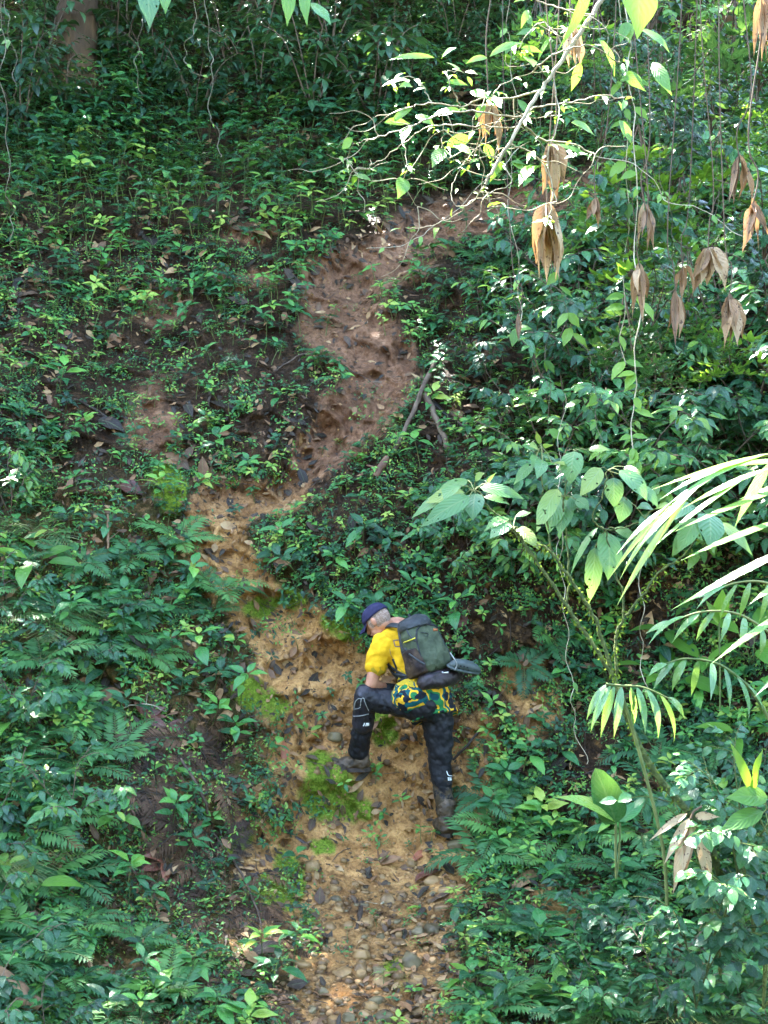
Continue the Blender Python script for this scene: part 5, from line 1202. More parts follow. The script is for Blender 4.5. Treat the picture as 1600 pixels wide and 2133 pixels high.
    # knee and shin pads with their pale stripes and marks
    for (kn, an, nm, dx) in ((knL, anL, 0, 0), (knR, anR, 1, 0)):
        g = G()
        a = kn + (an - kn) * -.02; b_ = kn + (an - kn) * (.50 if nm == 0 else .36)
        capsule(g, [a + fwd * .012, (a + b_) / 2 + fwd * .006, b_], [.082, .079, .078] if nm == 0 else [.080, .076, .073])
        remesh('knee_pad', g, .006, M['pad'] if nm == 0 else M['trouser'], per, 1, lambda co: .007 * fbm(co[:, 0] * 30, co[:, 2] * 30, 2))
    pads = [o for o in per.children if o.name.startswith('knee_pad')]
    T0, T1 = bvh(pads[0]), bvh(pads[1])
    g = G()
    for line, w_ in (([(738, 1475), (741, 1461), (748, 1455), (754, 1457)], 1.7), ([(751, 1470), (753, 1456), (758, 1455), (760, 1462), (764, 1472), (768, 1480)], 1.5), ([(737, 1477), (746, 1476), (752, 1472)], 1.2), ([(736, 1492), (752, 1491), (768, 1487)], 1.3)): ribbon(g, T0, line, w_, .003)
    g.obj('stripe', M['greyline'], pads[0])
    g = G()
    for line, w_ in (([(757, 1512), (759.5, 1505.5)], 1.6), ([(759.5, 1505.5), (761, 1512)], 1.6), ([(762.5, 1509), (768.5, 1509)], 6), ): ribbon(g, T0, line, w_, .004, sub=5)
    g.obj('white_mark', M['white'], pads[0])
    g = G()
    for x in (934, 938.2, 942.4): ribbon(g, T1, [(x, 1619), (x + .3, 1626)], 3.0, .004, sub=5)
    ribbon(g, T1, [(930, 1606), (934, 1615), (943, 1616)], 1.2, .004)
    if g.b: g.obj('white_mark', M['white'], pads[1])
    # print on the shirt
    Ts = bvh(shirt); g = G()
    ribbon(g, Ts, [(834, 1333), (826, 1333.5), (820, 1334)], 2.0, .002); ribbon(g, Ts, [(820, 1333.5), (821.5, 1340), (823.5, 1346.5)], 2.0, .002); ribbon(g, Ts, [(823.5, 1346.5), (829, 1347), (834, 1346)], 2.0, .002); ribbon(g, Ts, [(812, 1352), (815, 1366), (822, 1375)], .8, .001)
    g.obj('shirt_print', M['print'], shirt)
    # the backpack
    u = nrm(Q(862, 1294, 8.80) - Q(896, 1404, 8.72)); o_ = nrm(np.array([.60, -.78, .22]) - u * (np.array([.60, -.78, .22]) @ u)); wv = np.cross(u, o_); wv = wv if wv[0] > 0 else -wv
    base = Q(902, 1402, 8.74)
    bp = empty('backpack', O, 'green-grey hiking backpack with dark lower pouch worn by the hiker', 'backpack')
    g = G(); H = .38; tt = np.array([0, .03, .1, .3, .5, .7, .85, .94, .985, 1.0])
    wr_ = .93 * np.array([.10, .140, .150, .155, .152, .142, .125, .102, .07, .03]); dr_ = np.array([.07, .098, .110, .118, .114, .100, .082, .064, .044, .02])
    loft(g, [base + u * H * a + o_ * (.012 - .02 * a) - wv * .012 * a for a in tt], wv, o_, wr_, dr_, 2.9, 36)
    pk = remesh('main_compartment', g, .0065, M['pack'], bp, 2, lambda co: .014 * fbm(co[:, 0] * 14 + co[:, 1] * 8, co[:, 2] * 15, 3) + .004 * fbm(co[:, 0] * 40, co[:, 2] * 40, 2))
    Tp = bvh(pk)
    g = G(); cR = base - u * .048 + o_ * .025 + wv * .012
    loft(g, [cR - wv * .165 + wv * .33 * a for a in (0, .04, .15, .5, .85, .96, 1)], u, o_, [.02, .046, .058, .062, .060, .048, .02], [.02, .055, .075, .082, .075, .058, .02], 2.4, 24)
    rl = remesh('lower_pouch', g, .0065, M['maroon'], bp, 2, lambda co: .014 * fbm(co[:, 0] * 18, co[:, 2] * 22 + co[:, 1] * 10, 3))
    Tr = bvh(rl); g = G(); ribbon(g, Tr, [(920, 1400.5), (934, 1400.5)], 3.2, .003); g.obj('white_label', M['white'], rl)
    g = G(); ribbon(g, Tr, [(876, 1405), (895, 1404), (925, 1400), (944, 1396)], 2.0, .003); g.obj('zip', M['strap'], rl)
    # side pocket, panel seams, straps
    g = G(); sp = base - wv * .104 + u * .07 + o_ * .0
    loft(g, [sp + u * (-.075 + .19 * a) - wv * .02 for a in (0, .05, .3, .7, .97, 1)], wv, o_, [.02, .045, .052, .050, .042, .02], [.04, .088, .095, .088, .070, .03], 2.6, 24)
    sk = remesh('side_pocket', g, .0065, M['mesh'], bp, 1, lambda co: .010 * fbm(co[:, 0] * 20, co[:, 2] * 20, 3)); Tk = bvh(sk)
    g = G(); ribbon(g, Tk, [(852, 1362), (866, 1372), (884, 1384)], 4, .004)
    if g.b: g.obj('strap', M['packdark'], sk)
    g = G(); ribbon(g, Tp, [(868, 1334), (868, 1316), (874, 1306), (888, 1301), (905, 1303)], 3.4, .006); ribbon(g, Tp, [(868, 1334), (872, 1350), (878, 1372), (886, 1396)], 3.0, .005); ribbon(g, Tp, [(905, 1303), (922, 1316), (934, 1345), (940, 1380)], 2.2, .004); g.obj('piping', M['strap'], pk)
    g = G(); ribbon(g, Tp, [(876, 1318), (891, 1320), (889, 1327)], 1.3, .004); g.obj('handle', M['strap'], pk)
    g = G(); ribbon(g, Tp, [(902, 1312), (911, 1312)], 5.0, .004); g.obj('badge', M['patch'], pk)
    g = G(); ribbon(g, Tp, [(846, 1300), (850, 1318), (862, 1332), (868, 1336)], 3.0, .005); ribbon(g, Tp, [(842, 1345), (850, 1368), (860, 1398)], 6, .008); g.obj('seam_strap', M['packdark'], pk)
    g = G(); lid = base + u * (H + .0) - o_ * .005
    loft(g, [base + u * (H * .80 + .105 * a) - wv * (.022 + .0 * a) + o_ * (.0 - .015 * a) for a in (0, .1, .4, .75, .95, 1)], wv, o_, [.05, .114, .116, .10, .062, .02], [.04, .098, .098, .078, .05, .02], 2.5, 30)
    remesh('lid', g, .007, M['packdark'], bp, 2, lambda co: .010 * fbm(co[:, 0] * 16, co[:, 2] * 20, 3))
    g = G(); capsule(g, [base + u * (H + .01) - wv * .05, base + u * (H + .045) - wv * .035 - o_ * .02, base + u * (H + .01) - wv * .01 - o_ * .02], [.006, .006, .006], 8); g.obj('grab_loop', M['strap'], bp)
    # frame sheet against the back and the shoulder straps
    g = G(); loft(g, [base + u * a - o_ * .095 for a in (-.02, 0, .2, .36, .40)], wv, o_, [.05, .13, .13, .10, .04], [.01, .03, .03, .03, .01], 2.6, 24); g.obj('back_panel', M['packdark'], bp)
    for s, sh in ((1, shL), (-1, shR)):
        g = G(); a = nck - ub * .05 + lft * s * .085; top = a + np.array([0, 0, .075]) + fwd * .01
        path = spline([base + u * .36 - o_ * .09 - wv * .06 * s, top + [0.02, -.03, .012], a + fwd * .085 + [0, 0, .035], chs + lft * s * .11 + fwd * .135, spn + lft * s * .14 + fwd * .09, spn + lft * s * .155 - fwd * .02 - ub * .02, base - o_ * .06 - wv * .12 * s], 7)
        T_ = np.gradient(path, axis=0); T_ /= np.linalg.norm(T_, axis=1)[:, None]; cnt = spn * .4 + chs * .6; out_ = path - cnt; out_ -= T_ * (out_ * T_).sum(1)[:, None]; out_ /= np.linalg.norm(out_, axis=1)[:, None]; sdv = np.cross(T_, out_)
        loft(g, list(path), sdv, out_, [.026] * len(path), [.008] * len(path), 3, 12); g.obj('shoulder_strap', M['packdark'], bp)
    g = G(); ribbon(g, Ts, [(806, 1382), (822, 1395), (840, 1405), (856, 1412)], 5, .006); ribbon(g, Ts, [(812, 1430), (828, 1420), (846, 1412), (862, 1410)], 4, .006); ribbon(g, Ts, [(818, 1372), (826, 1392), (828, 1416)], 3, .006)
    if g.b: g.obj('hip_strap', M['strap'], bp)
    g = G(); ribbon(g, Tp, [(842, 1338), (856, 1333), (866, 1329)], 2.4, .007)
    if g.b: g.obj('cord', M['green'], bp)
    # the sandal strapped behind the pack
    sa = empty('sandal', O, 'grey-green sandal strapped sideways behind the lower pouch of the backpack', 'sandal')
    a = Q(938, 1388, 8.66); b_ = Q(1000, 1399, 8.78); ax = nrm(b_ - a); L_ = np.linalg.norm(b_ - a); s2 = nrm(np.cross(ax, [0, -.5, .9])); up2 = nrm(np.cross(s2, ax)); up2 = up2 * np.sign(up2[2])
    g = G(); loft(g, [a + ax * L_ * t_ for t_ in (-.1, 0, .2, .55, .85, 1)], s2, up2, [.01, .036, .045, .050, .042, .012], [.006, .012, .013, .013, .012, .006], 2.4, 24); so_ = g.obj('sole', M['sandal'], sa)
    g = G(); loft(g, [a + ax * L_ * t_ + up2 * z_ for t_, z_ in ((-.05, .014), (.1, .024), (.4, .027), (.7, .024), (.92, .016), (.97, .012))], s2, up2, [.012, .032, .040, .044, .034, .01], [.01, .034, .038, .032, .018, .004], 2.2, 24); up_ = g.obj('upper', M['sandal'], sa)
    Tu = bvh(up_); g = G()
    for (x, y) in ((951, 1383), (958, 1387), (965, 1388), (972, 1390), (954, 1392), (963, 1395), (974, 1396)): ribbon(g, Tu, [(x, y), (x + 3.4, y + .6)], 3.0, .002)
    if g.b: g.obj('hole', M['strap'], up_)
    g = G(); capsule(g, [Q(938, 1360, 8.62), Q(946, 1372, 8.60), Q(952, 1384, 8.61), Q(948, 1395, 8.62)], [.004] * 4, 6); g.obj('lace', M['greyline'], sa)
hiker()

# ---------------------------------------------------------------- the near branches, leaves, palms and vines on the right
def path(pts, d, k=6):
    """pixel polyline at distance d (or per-point third value) as a smooth curve in space"""
    return spline([P(q[0], q[1], q[2] if len(q) > 2 else d) for q in pts], k)
def hangcurl(g, x, y, d, n, L, w_, rng, m=0, spread=.35, r0=.5, az=None):
    """several folded dry leaves hanging from one point"""
    c = P(x, y, d); s = d / FPX
    n = int(n * 1.6 + 1)
    for k in range(n):
        t = (k + .5) / n - .5; tip = c + np.array([(t * 1.5 + rr(rng, -.2, .2)) * spread * L * s, rr(rng, -.06, .06), -L * s * rr(rng, .55, 1.1)])
        plc(g, c + [t * .02, 0, rr(rng, -.02, .02)], tip, w_ * s * rr(rng, .55, .95), [t + rr(rng, -.9, .9), -1, rr(rng, -.2, .3)], rr(rng, -.5, .9), rr(rng, .5, 1.1), 10, 'lance', float(np.clip(rng.normal(r0, .2), 0, 1)), m, wave=.28, twist=rr(rng, -1.6, 1.6))
def foreground():
    rng = np.random.default_rng(99)
    # ---- tangled sunlit branch hanging in from the top
    D = 5.2; br = empty('hanging_branch', P(1290, -60, D), 'tangled sunlit branch reaching down and left from the top edge', 'branch')
    g = G(); o0 = P(1290, -60, D); 
    W = [([(1560, -760), (1440, -420), (1330, -160), (1290, -60), (1235, 30), (1180, 110), (1130, 185), (1085, 255), (1040, 330), (1010, 385)], 9, 4),
         ([(1130, 185), (1070, 205), (1010, 205), (960, 222), (900, 215), (860, 222)], 3.2, 1.6), ([(1090, 245), (1010, 235), (930, 235), (860, 262), (790, 285), (735, 300)], 3, 1.3),
         ([(1075, 265), (990, 262), (900, 262), (850, 290), (800, 330), (770, 345)], 2.4, 1.2), ([(735, 300), (722, 330), (732, 360)], 1.4, .9), ([(900, 215), (880, 180), (855, 160), (820, 170)], 1.8, 1),
         ([(960, 222), (940, 180), (930, 150), (965, 150)], 1.8, 1), ([(1040, 330), (1000, 400), (960, 440), (900, 470), (845, 475)], 2, 1), ([(1085, 255), (1130, 290), (1190, 300), (1240, 322)], 3.2, 2),
         ([(1085, 255), (1110, 225), (1180, 215), (1250, 200), (1300, 205)], 3.0, 1.6), ([(1110, 150), (1160, 110), (1230, 95), (1290, 130)], 2.6, 1.4), ([(1180, 110), (1150, 60), (1120, 50), (1080, 100)], 2.2, 1.2),
         ([(1000, 262), (985, 330), (935, 330), (920, 300)], 1.5, 1), ([(1040, 330), (1065, 380), (1020, 400), (1025, 430)], 1.6, 1), ([(840, 300), (850, 350), (840, 380), (870, 430)], 1.3, .9),
         ([(1235, 30), (1180, 20), (1120, 0), (1085, -40)], 2.6, 1.6), ([(1060, 300), (1110, 320), (1150, 380), (1142, 460)], 2.2, 1.5), ([(1150, 150), (1165, 240), (1140, 330), (1160, 420)], 1.8, 1.2), ([(1020, 240), (1030, 190), (1080, 160), (1130, 150)], 1.6, 1),
         ([(920, 235), (925, 270), (920, 310)], 1.3, .8), ([(1000, 300), (960, 350), (940, 400), (950, 430)], 1.4, .8), ([(1060, 270), (1040, 250), (1000, 300), (1030, 330), (1060, 300)], 1.4, 1)]
    for k, (pts, r0, r1) in enumerate(W):
        w_ = path([(x, y, D + .10 * math.sin(k * 1.7 + i * .6)) if i else (x, y, D) for i, (x, y) in enumerate(pts)], D); w_ += rng.normal(0, .003, w_.shape); tube(g, w_ - o0, np.linspace(r0, r1, len(w_)) * .72 * D / FPX, 6)
    for k in range(46):
        q = W[int(rng.integers(len(W)))][0]; i = int(rng.integers(1, len(q))); p_ = P(q[i][0], q[i][1], D); a = rr(rng, 0, 6.28); ln = [p_]
        for j in range(int(rng.integers(4, 8))):
            a += rr(rng, -.8, .8); p_ = p_ + np.array([math.cos(a) * .05, rr(rng, -.02, .02), math.sin(a) * .035 - .012]); ln.append(p_)
        ln = spline(ln, 4); tube(g, ln - o0, np.linspace(1.5, .6, len(ln)) * .8 * D / FPX, 4)
    g.obj('branch', M['paletwig'], br)
    g = G(); LV = [(860, 225, 812, 262, 20, .5), (866, 240, 905, 262, 24, .8), (800, 255, 855, 258, 20, .7), (855, 262, 838, 300, 26, .7), (735, 290, 712, 310, 22, .9), (735, 365, 775, 378, 20, .4), (842, 372, 828, 415, 32, .45), (905, 120, 810, 125, 16, .6), (920, 122, 950, 100, 16, .6),
          (850, 165, 795, 180, 16, .5), (858, 180, 830, 182, 16, .7), (930, 172, 975, 178, 18, .8), (960, 150, 930, 130, 12, .3), (1015, 120, 970, 133, 16, .8), (1020, 118, 1090, 90, 20, .6), (1085, 100, 1130, 110, 16, .5), (1095, 118, 1112, 140, 30, .6), (980, 190, 1020, 205, 24, .8), (1020, 205, 1045, 225, 30, .4),
          (930, 305, 985, 285, 28, .8), (925, 310, 900, 350, 30, .15), (945, 300, 985, 325, 22, .9), (960, 230, 895, 245, 20, .6), (1010, 300, 1028, 335, 20, .5), (1118, 345, 1080, 390, 30, .95), (1160, 300, 1235, 330, 14, .3), (1190, 255, 1240, 285, 34, .75), (1300, 150, 1345, 190, 26, .5),
          (1330, 60, 1395, 110, 30, .6), (1230, 60, 1165, 70, 18, .7), (1245, 80, 1280, 160, 26, .5), (1100, 20, 1085, 60, 14, .5), (1090, 30, 1110, 55, 18, .1), (1120, -10, 1070, 5, 20, .3), (1150, 75, 1120, 130, 14, .6), (1210, 130, 1190, 190, 20, .4), (1360, 130, 1400, 200, 28, .6), (1290, 250, 1315, 300, 30, .6), (1050, 335, 1020, 380, 18, .5), (1010, 215, 990, 250, 18, .7), (1175, 330, 1225, 320, 14, .3)]
    for (x0, y0, x1, y1, wd, r) in LV:
        plc(g, P(x0, y0, D) - o0, P(x1, y1, D + rr(rng, -.12, .08)) - o0, wd * D / FPX, [rr(rng, -.4, .4), -.75, rr(rng, .2, .9)], rr(rng, .3, .9), .14, 7, 'oval', r)
    for k in range(150):
        q = W[int(rng.integers(len(W)))][0]; i = int(rng.integers(1, len(q))); x0 = q[i][0] + rr(rng, -14, 14); y0 = q[i][1] + rr(rng, -8, 14); a = rr(rng, 0, 6.28); l = rr(rng, 10, 30)
        plc(g, P(x0, y0, D + rr(rng, -.1, .2)) - o0, P(x0 + l * math.cos(a), y0 + abs(l * math.sin(a)) * .8, D + rr(rng, -.1, .1)) - o0, l * .42 * D / FPX, [rr(rng, -.4, .4), -.6, .8], .6, .14, 5, 'oval', rr(rng, .2, 1))
    g.obj('leaves', M['bright'], br)
    # ---- leafy boughs and climbers hanging through the upper right
    T = [proto('leafy_climber', shrub(rng, 1.0, 4, 9, [.085, .11, .14][k], .5, 8, .5, ['oval', 'wide', 'lance'][k], .7), ['twigs', 'leaves'], [M[['shrub', 'bright', 'shrub'][k]], M['twig']]) for k in range(3)]
    LC = [(1310, 160, 6.9), (1330, 330, 7.0), (1310, 520, 7.1), (1240, 60, 6.7), (1420, 90, 6.8), (1530, 60, 6.6), (1480, 220, 7.4), (1580, 240, 7.2), (1390, 250, 7.6), (1420, 420, 7.8), (1560, 430, 7.8), (1300, 680, 7.4), (1240, 330, 7.6), (1180, 30, 7.2), (1600, 600, 7.6), (1380, 150, 7.8), (1460, 20, 7.0), (1270, 430, 7.4), (1350, 640, 7.6), (1500, 340, 7.0), (1210, 170, 7.8), (1430, 560, 8.0), (1580, 130, 6.8), (1120, 60, 7.8), (1350, 20, 7.6), (1530, 700, 8.0), (1400, 330, 7.2), (1490, 120, 7.0), (1600, 340, 7.4), (1440, 680, 7.8), (1250, 240, 7.6), (1340, 460, 6.9), (1590, 480, 7.0), (1370, 760, 7.8)]
    for i, (x, y, d) in enumerate(LC):
        az = rr(rng, 0, 6.28); Rf = upframe([0, 0, 1], az, 0) @ np.diag([1, -1, -1]) if i % 2 else upframe([.2, -.6, .4], az, .6)
        put(T[i % 3], P(x, y - (70 if i % 2 else -60), d), Rf, rr(rng, .42, .66), ['bright climber with oval leaves', 'bright climber with rounded leaves', 'bright climber with slender leaves'][i % 3] + ' ' + ['among the hanging vines', 'in the upper right tangle'][int(y > 200)], 'climber', 'bright leafy climbers of the upper right')
    # ---- very near bright leaves at the top edge
    g = G(); D2 = 4.2
    plc(g, P(1325, -70, D2), P(1327, 82, D2 - .05), 84 * D2 / FPX, (.3, -.8, .5), .5, .1, 10, 'oval', 1.0)
    tube(g, path([(1520, -620), (1400, -200), (1350, -130), (1325, -68)], D2), .003, 5, .5, 1)
    single('overhanging_leaf', g, [M['bright'], M['stem']], P(1325, -60, D2), 'big glowing yellow-green leaf hanging from the top edge', 'leaf')
    g = G(); plc(g, P(1232, -60, D2), P(1160, 108, D2 - .1), 30 * D2 / FPX, (.75, -.6, .3), .5, .35, 10, 'lance', 1.0)
    tube(g, path([(1500, -640), (1300, -200), (1260, -120), (1232, -58)], D2), .003, 5, .5, 1)
    single('overhanging_leaf', g, [M['bright'], M['stem']], P(1232, -60, D2), 'long glowing narrow leaf left of the big glowing leaf', 'leaf')
    for i, (x0, y0, x1, y1, w_, mt, lab) in enumerate([(305, -50, 312, 60, 46, 'velvet', 'large grey-green ribbed leaf hanging from the top edge above the slim tree'), (350, -30, 345, 30, 26, 'bright', 'small bright leaf right of the large ribbed leaf at the top edge'), (600, -40, 598, 55, 30, 'bright', 'olive leaf hanging from the top edge near the middle'),
                                              (635, -45, 640, 55, 26, 'bright', 'narrower olive leaf right of the other at the top edge'), (645, 5, 690, 52, 30, 'shrub', 'drooping dark leaf right of the two olive leaves')]):
        g = G(); plc(g, P(x0, y0, 6.5), P(x1, y1, 6.45), w_ * 6.5 / FPX, (rr(rng, -.4, .4), -.8, .4), .5, .12, 9, 'oval', .35 + .1 * i); tube(g, path([(x0 + 60, y0 - 500), (x0 + 30, y0 - 160), (x0 + 8, y0 - 60), (x0, y0)], 6.5), .003, 5, .5, 1)
        single('overhanging_leaf', g, [M[mt], M['stem']], P(x0, y0, 6.5), lab, 'leaf')
    # ---- hanging dead leaf bundles
    B = [(1140, 430, 5.4, 7, 155, 34, .30, 'largest bundle of orange-brown dead leaves hanging below the tangled branch'), (1150, 300, 5.5, 3, 140, 40, .25, 'broad brown dead leaves hanging just below the tangled branch'), (1332, 555, 6.2, 5, 110, 20, .22, 'narrow tan bundle of dead leaves left of the three on the right'),
         (1422, 555, 6.2, 3, 75, 22, .3, 'short tan bundle high among the three on the right'), (1408, 610, 6.1, 4, 108, 18, .25, 'narrow pointed tan bundle below the short one'), (1520, 615, 6.1, 4, 108, 30, .35, 'wide tan bundle of dead leaves at the right'),
         (1475, 520, 6.4, 5, 85, 34, .6, 'brown crumpled dead leaves above the wide tan bundle'), (1570, 420, 4.6, 3, 120, 26, -.5, 'large tan leaves cut by the right edge'), (1018, 215, 5.4, 4, 110, 22, .3, 'small dead leaves dangling left of the largest bundle'),
         (1590, -10, 4.6, 3, 145, 22, .15, 'dry brown leaf hanging in the top right corner'), (1195, 60, 5.4, 3, 80, 26, .3, 'pale dry leaves behind the long glowing leaf'), (1080, 660, 6.8, 2, 55, 12, .1, 'thin reddish dead leaf hanging above the low bushes'), (1345, 430, 6.3, 4, 90, 16, .3, 'brown strip leaves hanging on the vines'), (1240, 410, 6.4, 3, 60, 20, .4, 'small brown leaves right of the largest bundle'), (1540, 330, 5.6, 3, 90, 22, .5, 'curled pale leaves near the right edge above the large tan ones')]
    for i, (x, y, d, n, L_, w_, sp, lab) in enumerate(B):
        g = G(); hangcurl(g, x, y, d, n, L_, w_, rng, 0, sp, .6); tube(g, path([(x + rr(rng, -60, 90), -500), (x + rr(rng, -30, 50), min(-100, y - 320)), (x + rr(rng, -20, 30), y - 150), (x + rr(rng, -10, 10), y - 60), (x, y), (x, y + 8)], d), .0028, 5, .4, 1)
        single('dead_leaf_bundle', g, [M['tan'], M['twig']], P(x, y, d), lab, 'dead leaves')
    # ---- vines
    V_ = [([(1058, -420), (1058, -40), (1062, 100), (1075, 250), (1060, 420), (1085, 600), (1078, 700)], 7, 1.8, 'thin vine dangling through the tangled branch'), ([(1120, -420), (1120, -40), (1128, 200), (1130, 420), (1150, 600), (1140, 750), (1148, 905)], 7.4, 2.0, 'vine passing left of the largest dead bundle'),
          ([(1160, 560), (1190, 680), (1230, 760), (1245, 880), (1252, 960)], 7.2, 1.8, 'slanting vine below the largest dead bundle'), ([(1300, -420), (1300, -40), (1314, 160), (1322, 330), (1330, 600), (1322, 800), (1320, 990)], 6.6, 3.4, 'thick straight vine hung with leaves on the right'),
          ([(1290, -420), (1290, -40), (1298, 200), (1310, 420), (1296, 640), (1300, 760)], 6.8, 2.2, 'vine twined beside the thick straight vine'), ([(1165, 1090), (1172, 1200), (1178, 1300), (1190, 1420), (1196, 1500), (1222, 1590)], 6.6, 2.0, 'pale vine between the backpack and the forked shrub'),
          ([(1340, 1140), (1336, 1250), (1338, 1350), (1345, 1450)], 6.4, 2.0, 'pale vine just right of the forked shrub'), ([(2, -420), (2, -40), (6, 120), (12, 260), (20, 400), (24, 455), (30, 520)], 6.0, 2.2, 'knotty pale vine hanging along the left edge'),
          ([(8, -420), (8, -40), (22, 60), (30, 150), (36, 212)], 6.1, 1.8, 'short pale vine beside the knotty vine on the left edge'), ([(428, -420), (428, -40), (436, 90), (444, 150), (434, 230), (452, 270), (458, 330)], 9, 2.4, 'brown vine in front of the slim dark trunk'),
          ([(402, -420), (402, -40), (405, 60), (384, 100), (392, 140), (418, 155)], 9, 2.0, 'curled vine left of the brown vine'), ([(300, 40), (288, 90), (284, 140), (292, 195)], 9, 2.0, 'thin dark vine right of the thick brown tree'), ([(1178, 820), (1165, 950), (1164, 1090), (1170, 1200)], 7, 1.6, 'faint vine above the pale vine by the backpack'),
          ([(1420, 60), (1400, 200), (1372, 330), (1400, 470), (1440, 560)], 6.6, 1.8, 'looping vine near the upper right tan leaves'), ([(1500, -420), (1500, -40), (1480, 160), (1500, 330), (1475, 500)], 6.7, 1.8, 'vine leading to the brown crumpled dead leaves'), ([(760, 520), (850, 505), (900, 475), (1010, 380), (1090, 300)], 6.4, 1.6, 'long thin stem slanting across the upper path'),
          ([(1240, 320), (1330, 350), (1400, 420), (1470, 440), (1560, 500)], 6.2, 2.0, 'thin twig crossing rightward behind the vines')]
    for i, (pts, d, wd, lab) in enumerate(V_):
        w_ = path(pts, d, 8); n = len(w_); t = np.arange(n); w_[:, 0] += .012 * np.sin(t * .9 + i) + rng.normal(0, .002, n); w_[:, 1] += .03 * np.sin(t * .5 + i * 2)
        g = G(); tube(g, w_, wd * .36 * d / FPX * (1 + .15 * np.sin(t * 1.3)), 5, .5, 0)
        nl = 26 if i in (3, 4) else (9 if i < 3 else 3)
        for k in range(nl):
            q = w_[int(rng.integers(1, n - 1))]; a = rr(rng, 0, 6.28); l = rr(rng, .05, .13) if i < 5 else rr(rng, .02, .05)
            plc(g, q, q + [l * math.cos(a), -.02, -abs(l * math.sin(a)) * .9 - .01], l * .5, (rr(rng, -.5, .5), -.7, .6), .5, .14, 5, 'oval', rr(rng, .2, 1), 1)
        single('vine', g, [M['vine' if i in (1, 2, 7, 8, 9, 10, 11, 13, 14) else 'paletwig'], M['bright']], w_[0], lab, 'vine')
    # ---- forked shrub with broad ribbed leaves
    D = 6.0; base = hit(1500, 1800)[0] * .86; b0 = P(1490, 1790, 6.05); e = empty('ribbed_leaf_shrub', b0, 'shrub with forked mossy stems and broad ribbed bluish leaves right of the backpack', 'shrub')
    g = G(); main = [(1530, 1960, 6.3), (1490, 1790, 6.1), (1440, 1700), (1388, 1640), (1340, 1570), (1305, 1490), (1278, 1410)]
    FK = [([(1278, 1410), (1230, 1335), (1180, 1262), (1120, 1172), (1068, 1105)], 6, 3.6), ([(1274, 1400), (1240, 1290), (1200, 1225), (1148, 1150), (1118, 1135)], 6, 4), ([(1284, 1405), (1283, 1330), (1300, 1290), (1340, 1240), (1370, 1195), (1430, 1150), (1468, 1078)], 4.6, 2.2),
          ([(1300, 1290), (1296, 1230), (1280, 1190), (1262, 1105)], 3.2, 2), ([(1120, 1172), (1070, 1100), (1020, 1060), (988, 1022)], 3, 2), ([(1180, 1262), (1185, 1180), (1178, 1100), (1172, 1035)], 3, 2), ([(1148, 1150), (1135, 1050), (1128, 985), (1128, 930)], 2.6, 1.6),
          ([(1262, 1105), (1235, 1080), (1255, 1030), (1265, 980)], 2.6, 1.8), ([(1262, 1105), (1300, 1100), (1345, 1080)], 2.2, 1.6), ([(1172, 1060), (1180, 1010), (1192, 960), (1194, 940)], 2.2, 1.4)]
    w_ = path(main, D, 8); kn = 1 + .18 * np.abs(np.sin(np.arange(len(w_)) * 1.9)); tube(g, w_ - b0, np.linspace(9.5, 5.8, len(w_)) * .85 * D / FPX * kn, 9)
    for pts, r0, r1 in FK:
        w_ = path(pts, D, 7); w_ += rng.normal(0, .003, w_.shape); kn = 1 + .25 * np.abs(np.sin(np.arange(len(w_)) * 2.1)); tube(g, w_ - b0, np.linspace(r0, r1, len(w_)) * .66 * D / FPX * kn, 7)
    g.obj('stem', M['mossy'], e)
    mz = G()
    for pts, r0, r1 in [(main, 8, 8)] + FK[:3]:
        w_ = path(pts, D, 26)
        for q in w_:
            d_ = nrm(rng.normal(0, 1, 3)); plc(mz, q - b0 + d_ * .012, q - b0 + d_ * rr(rng, .022, .042) - [0, 0, .008], .009, d_ + [0, -1, 0], .5, .1, 2, 'oval', rr(rng, .2, .9))
    mz.obj('moss_tuft', M['mossfuzz'], e)
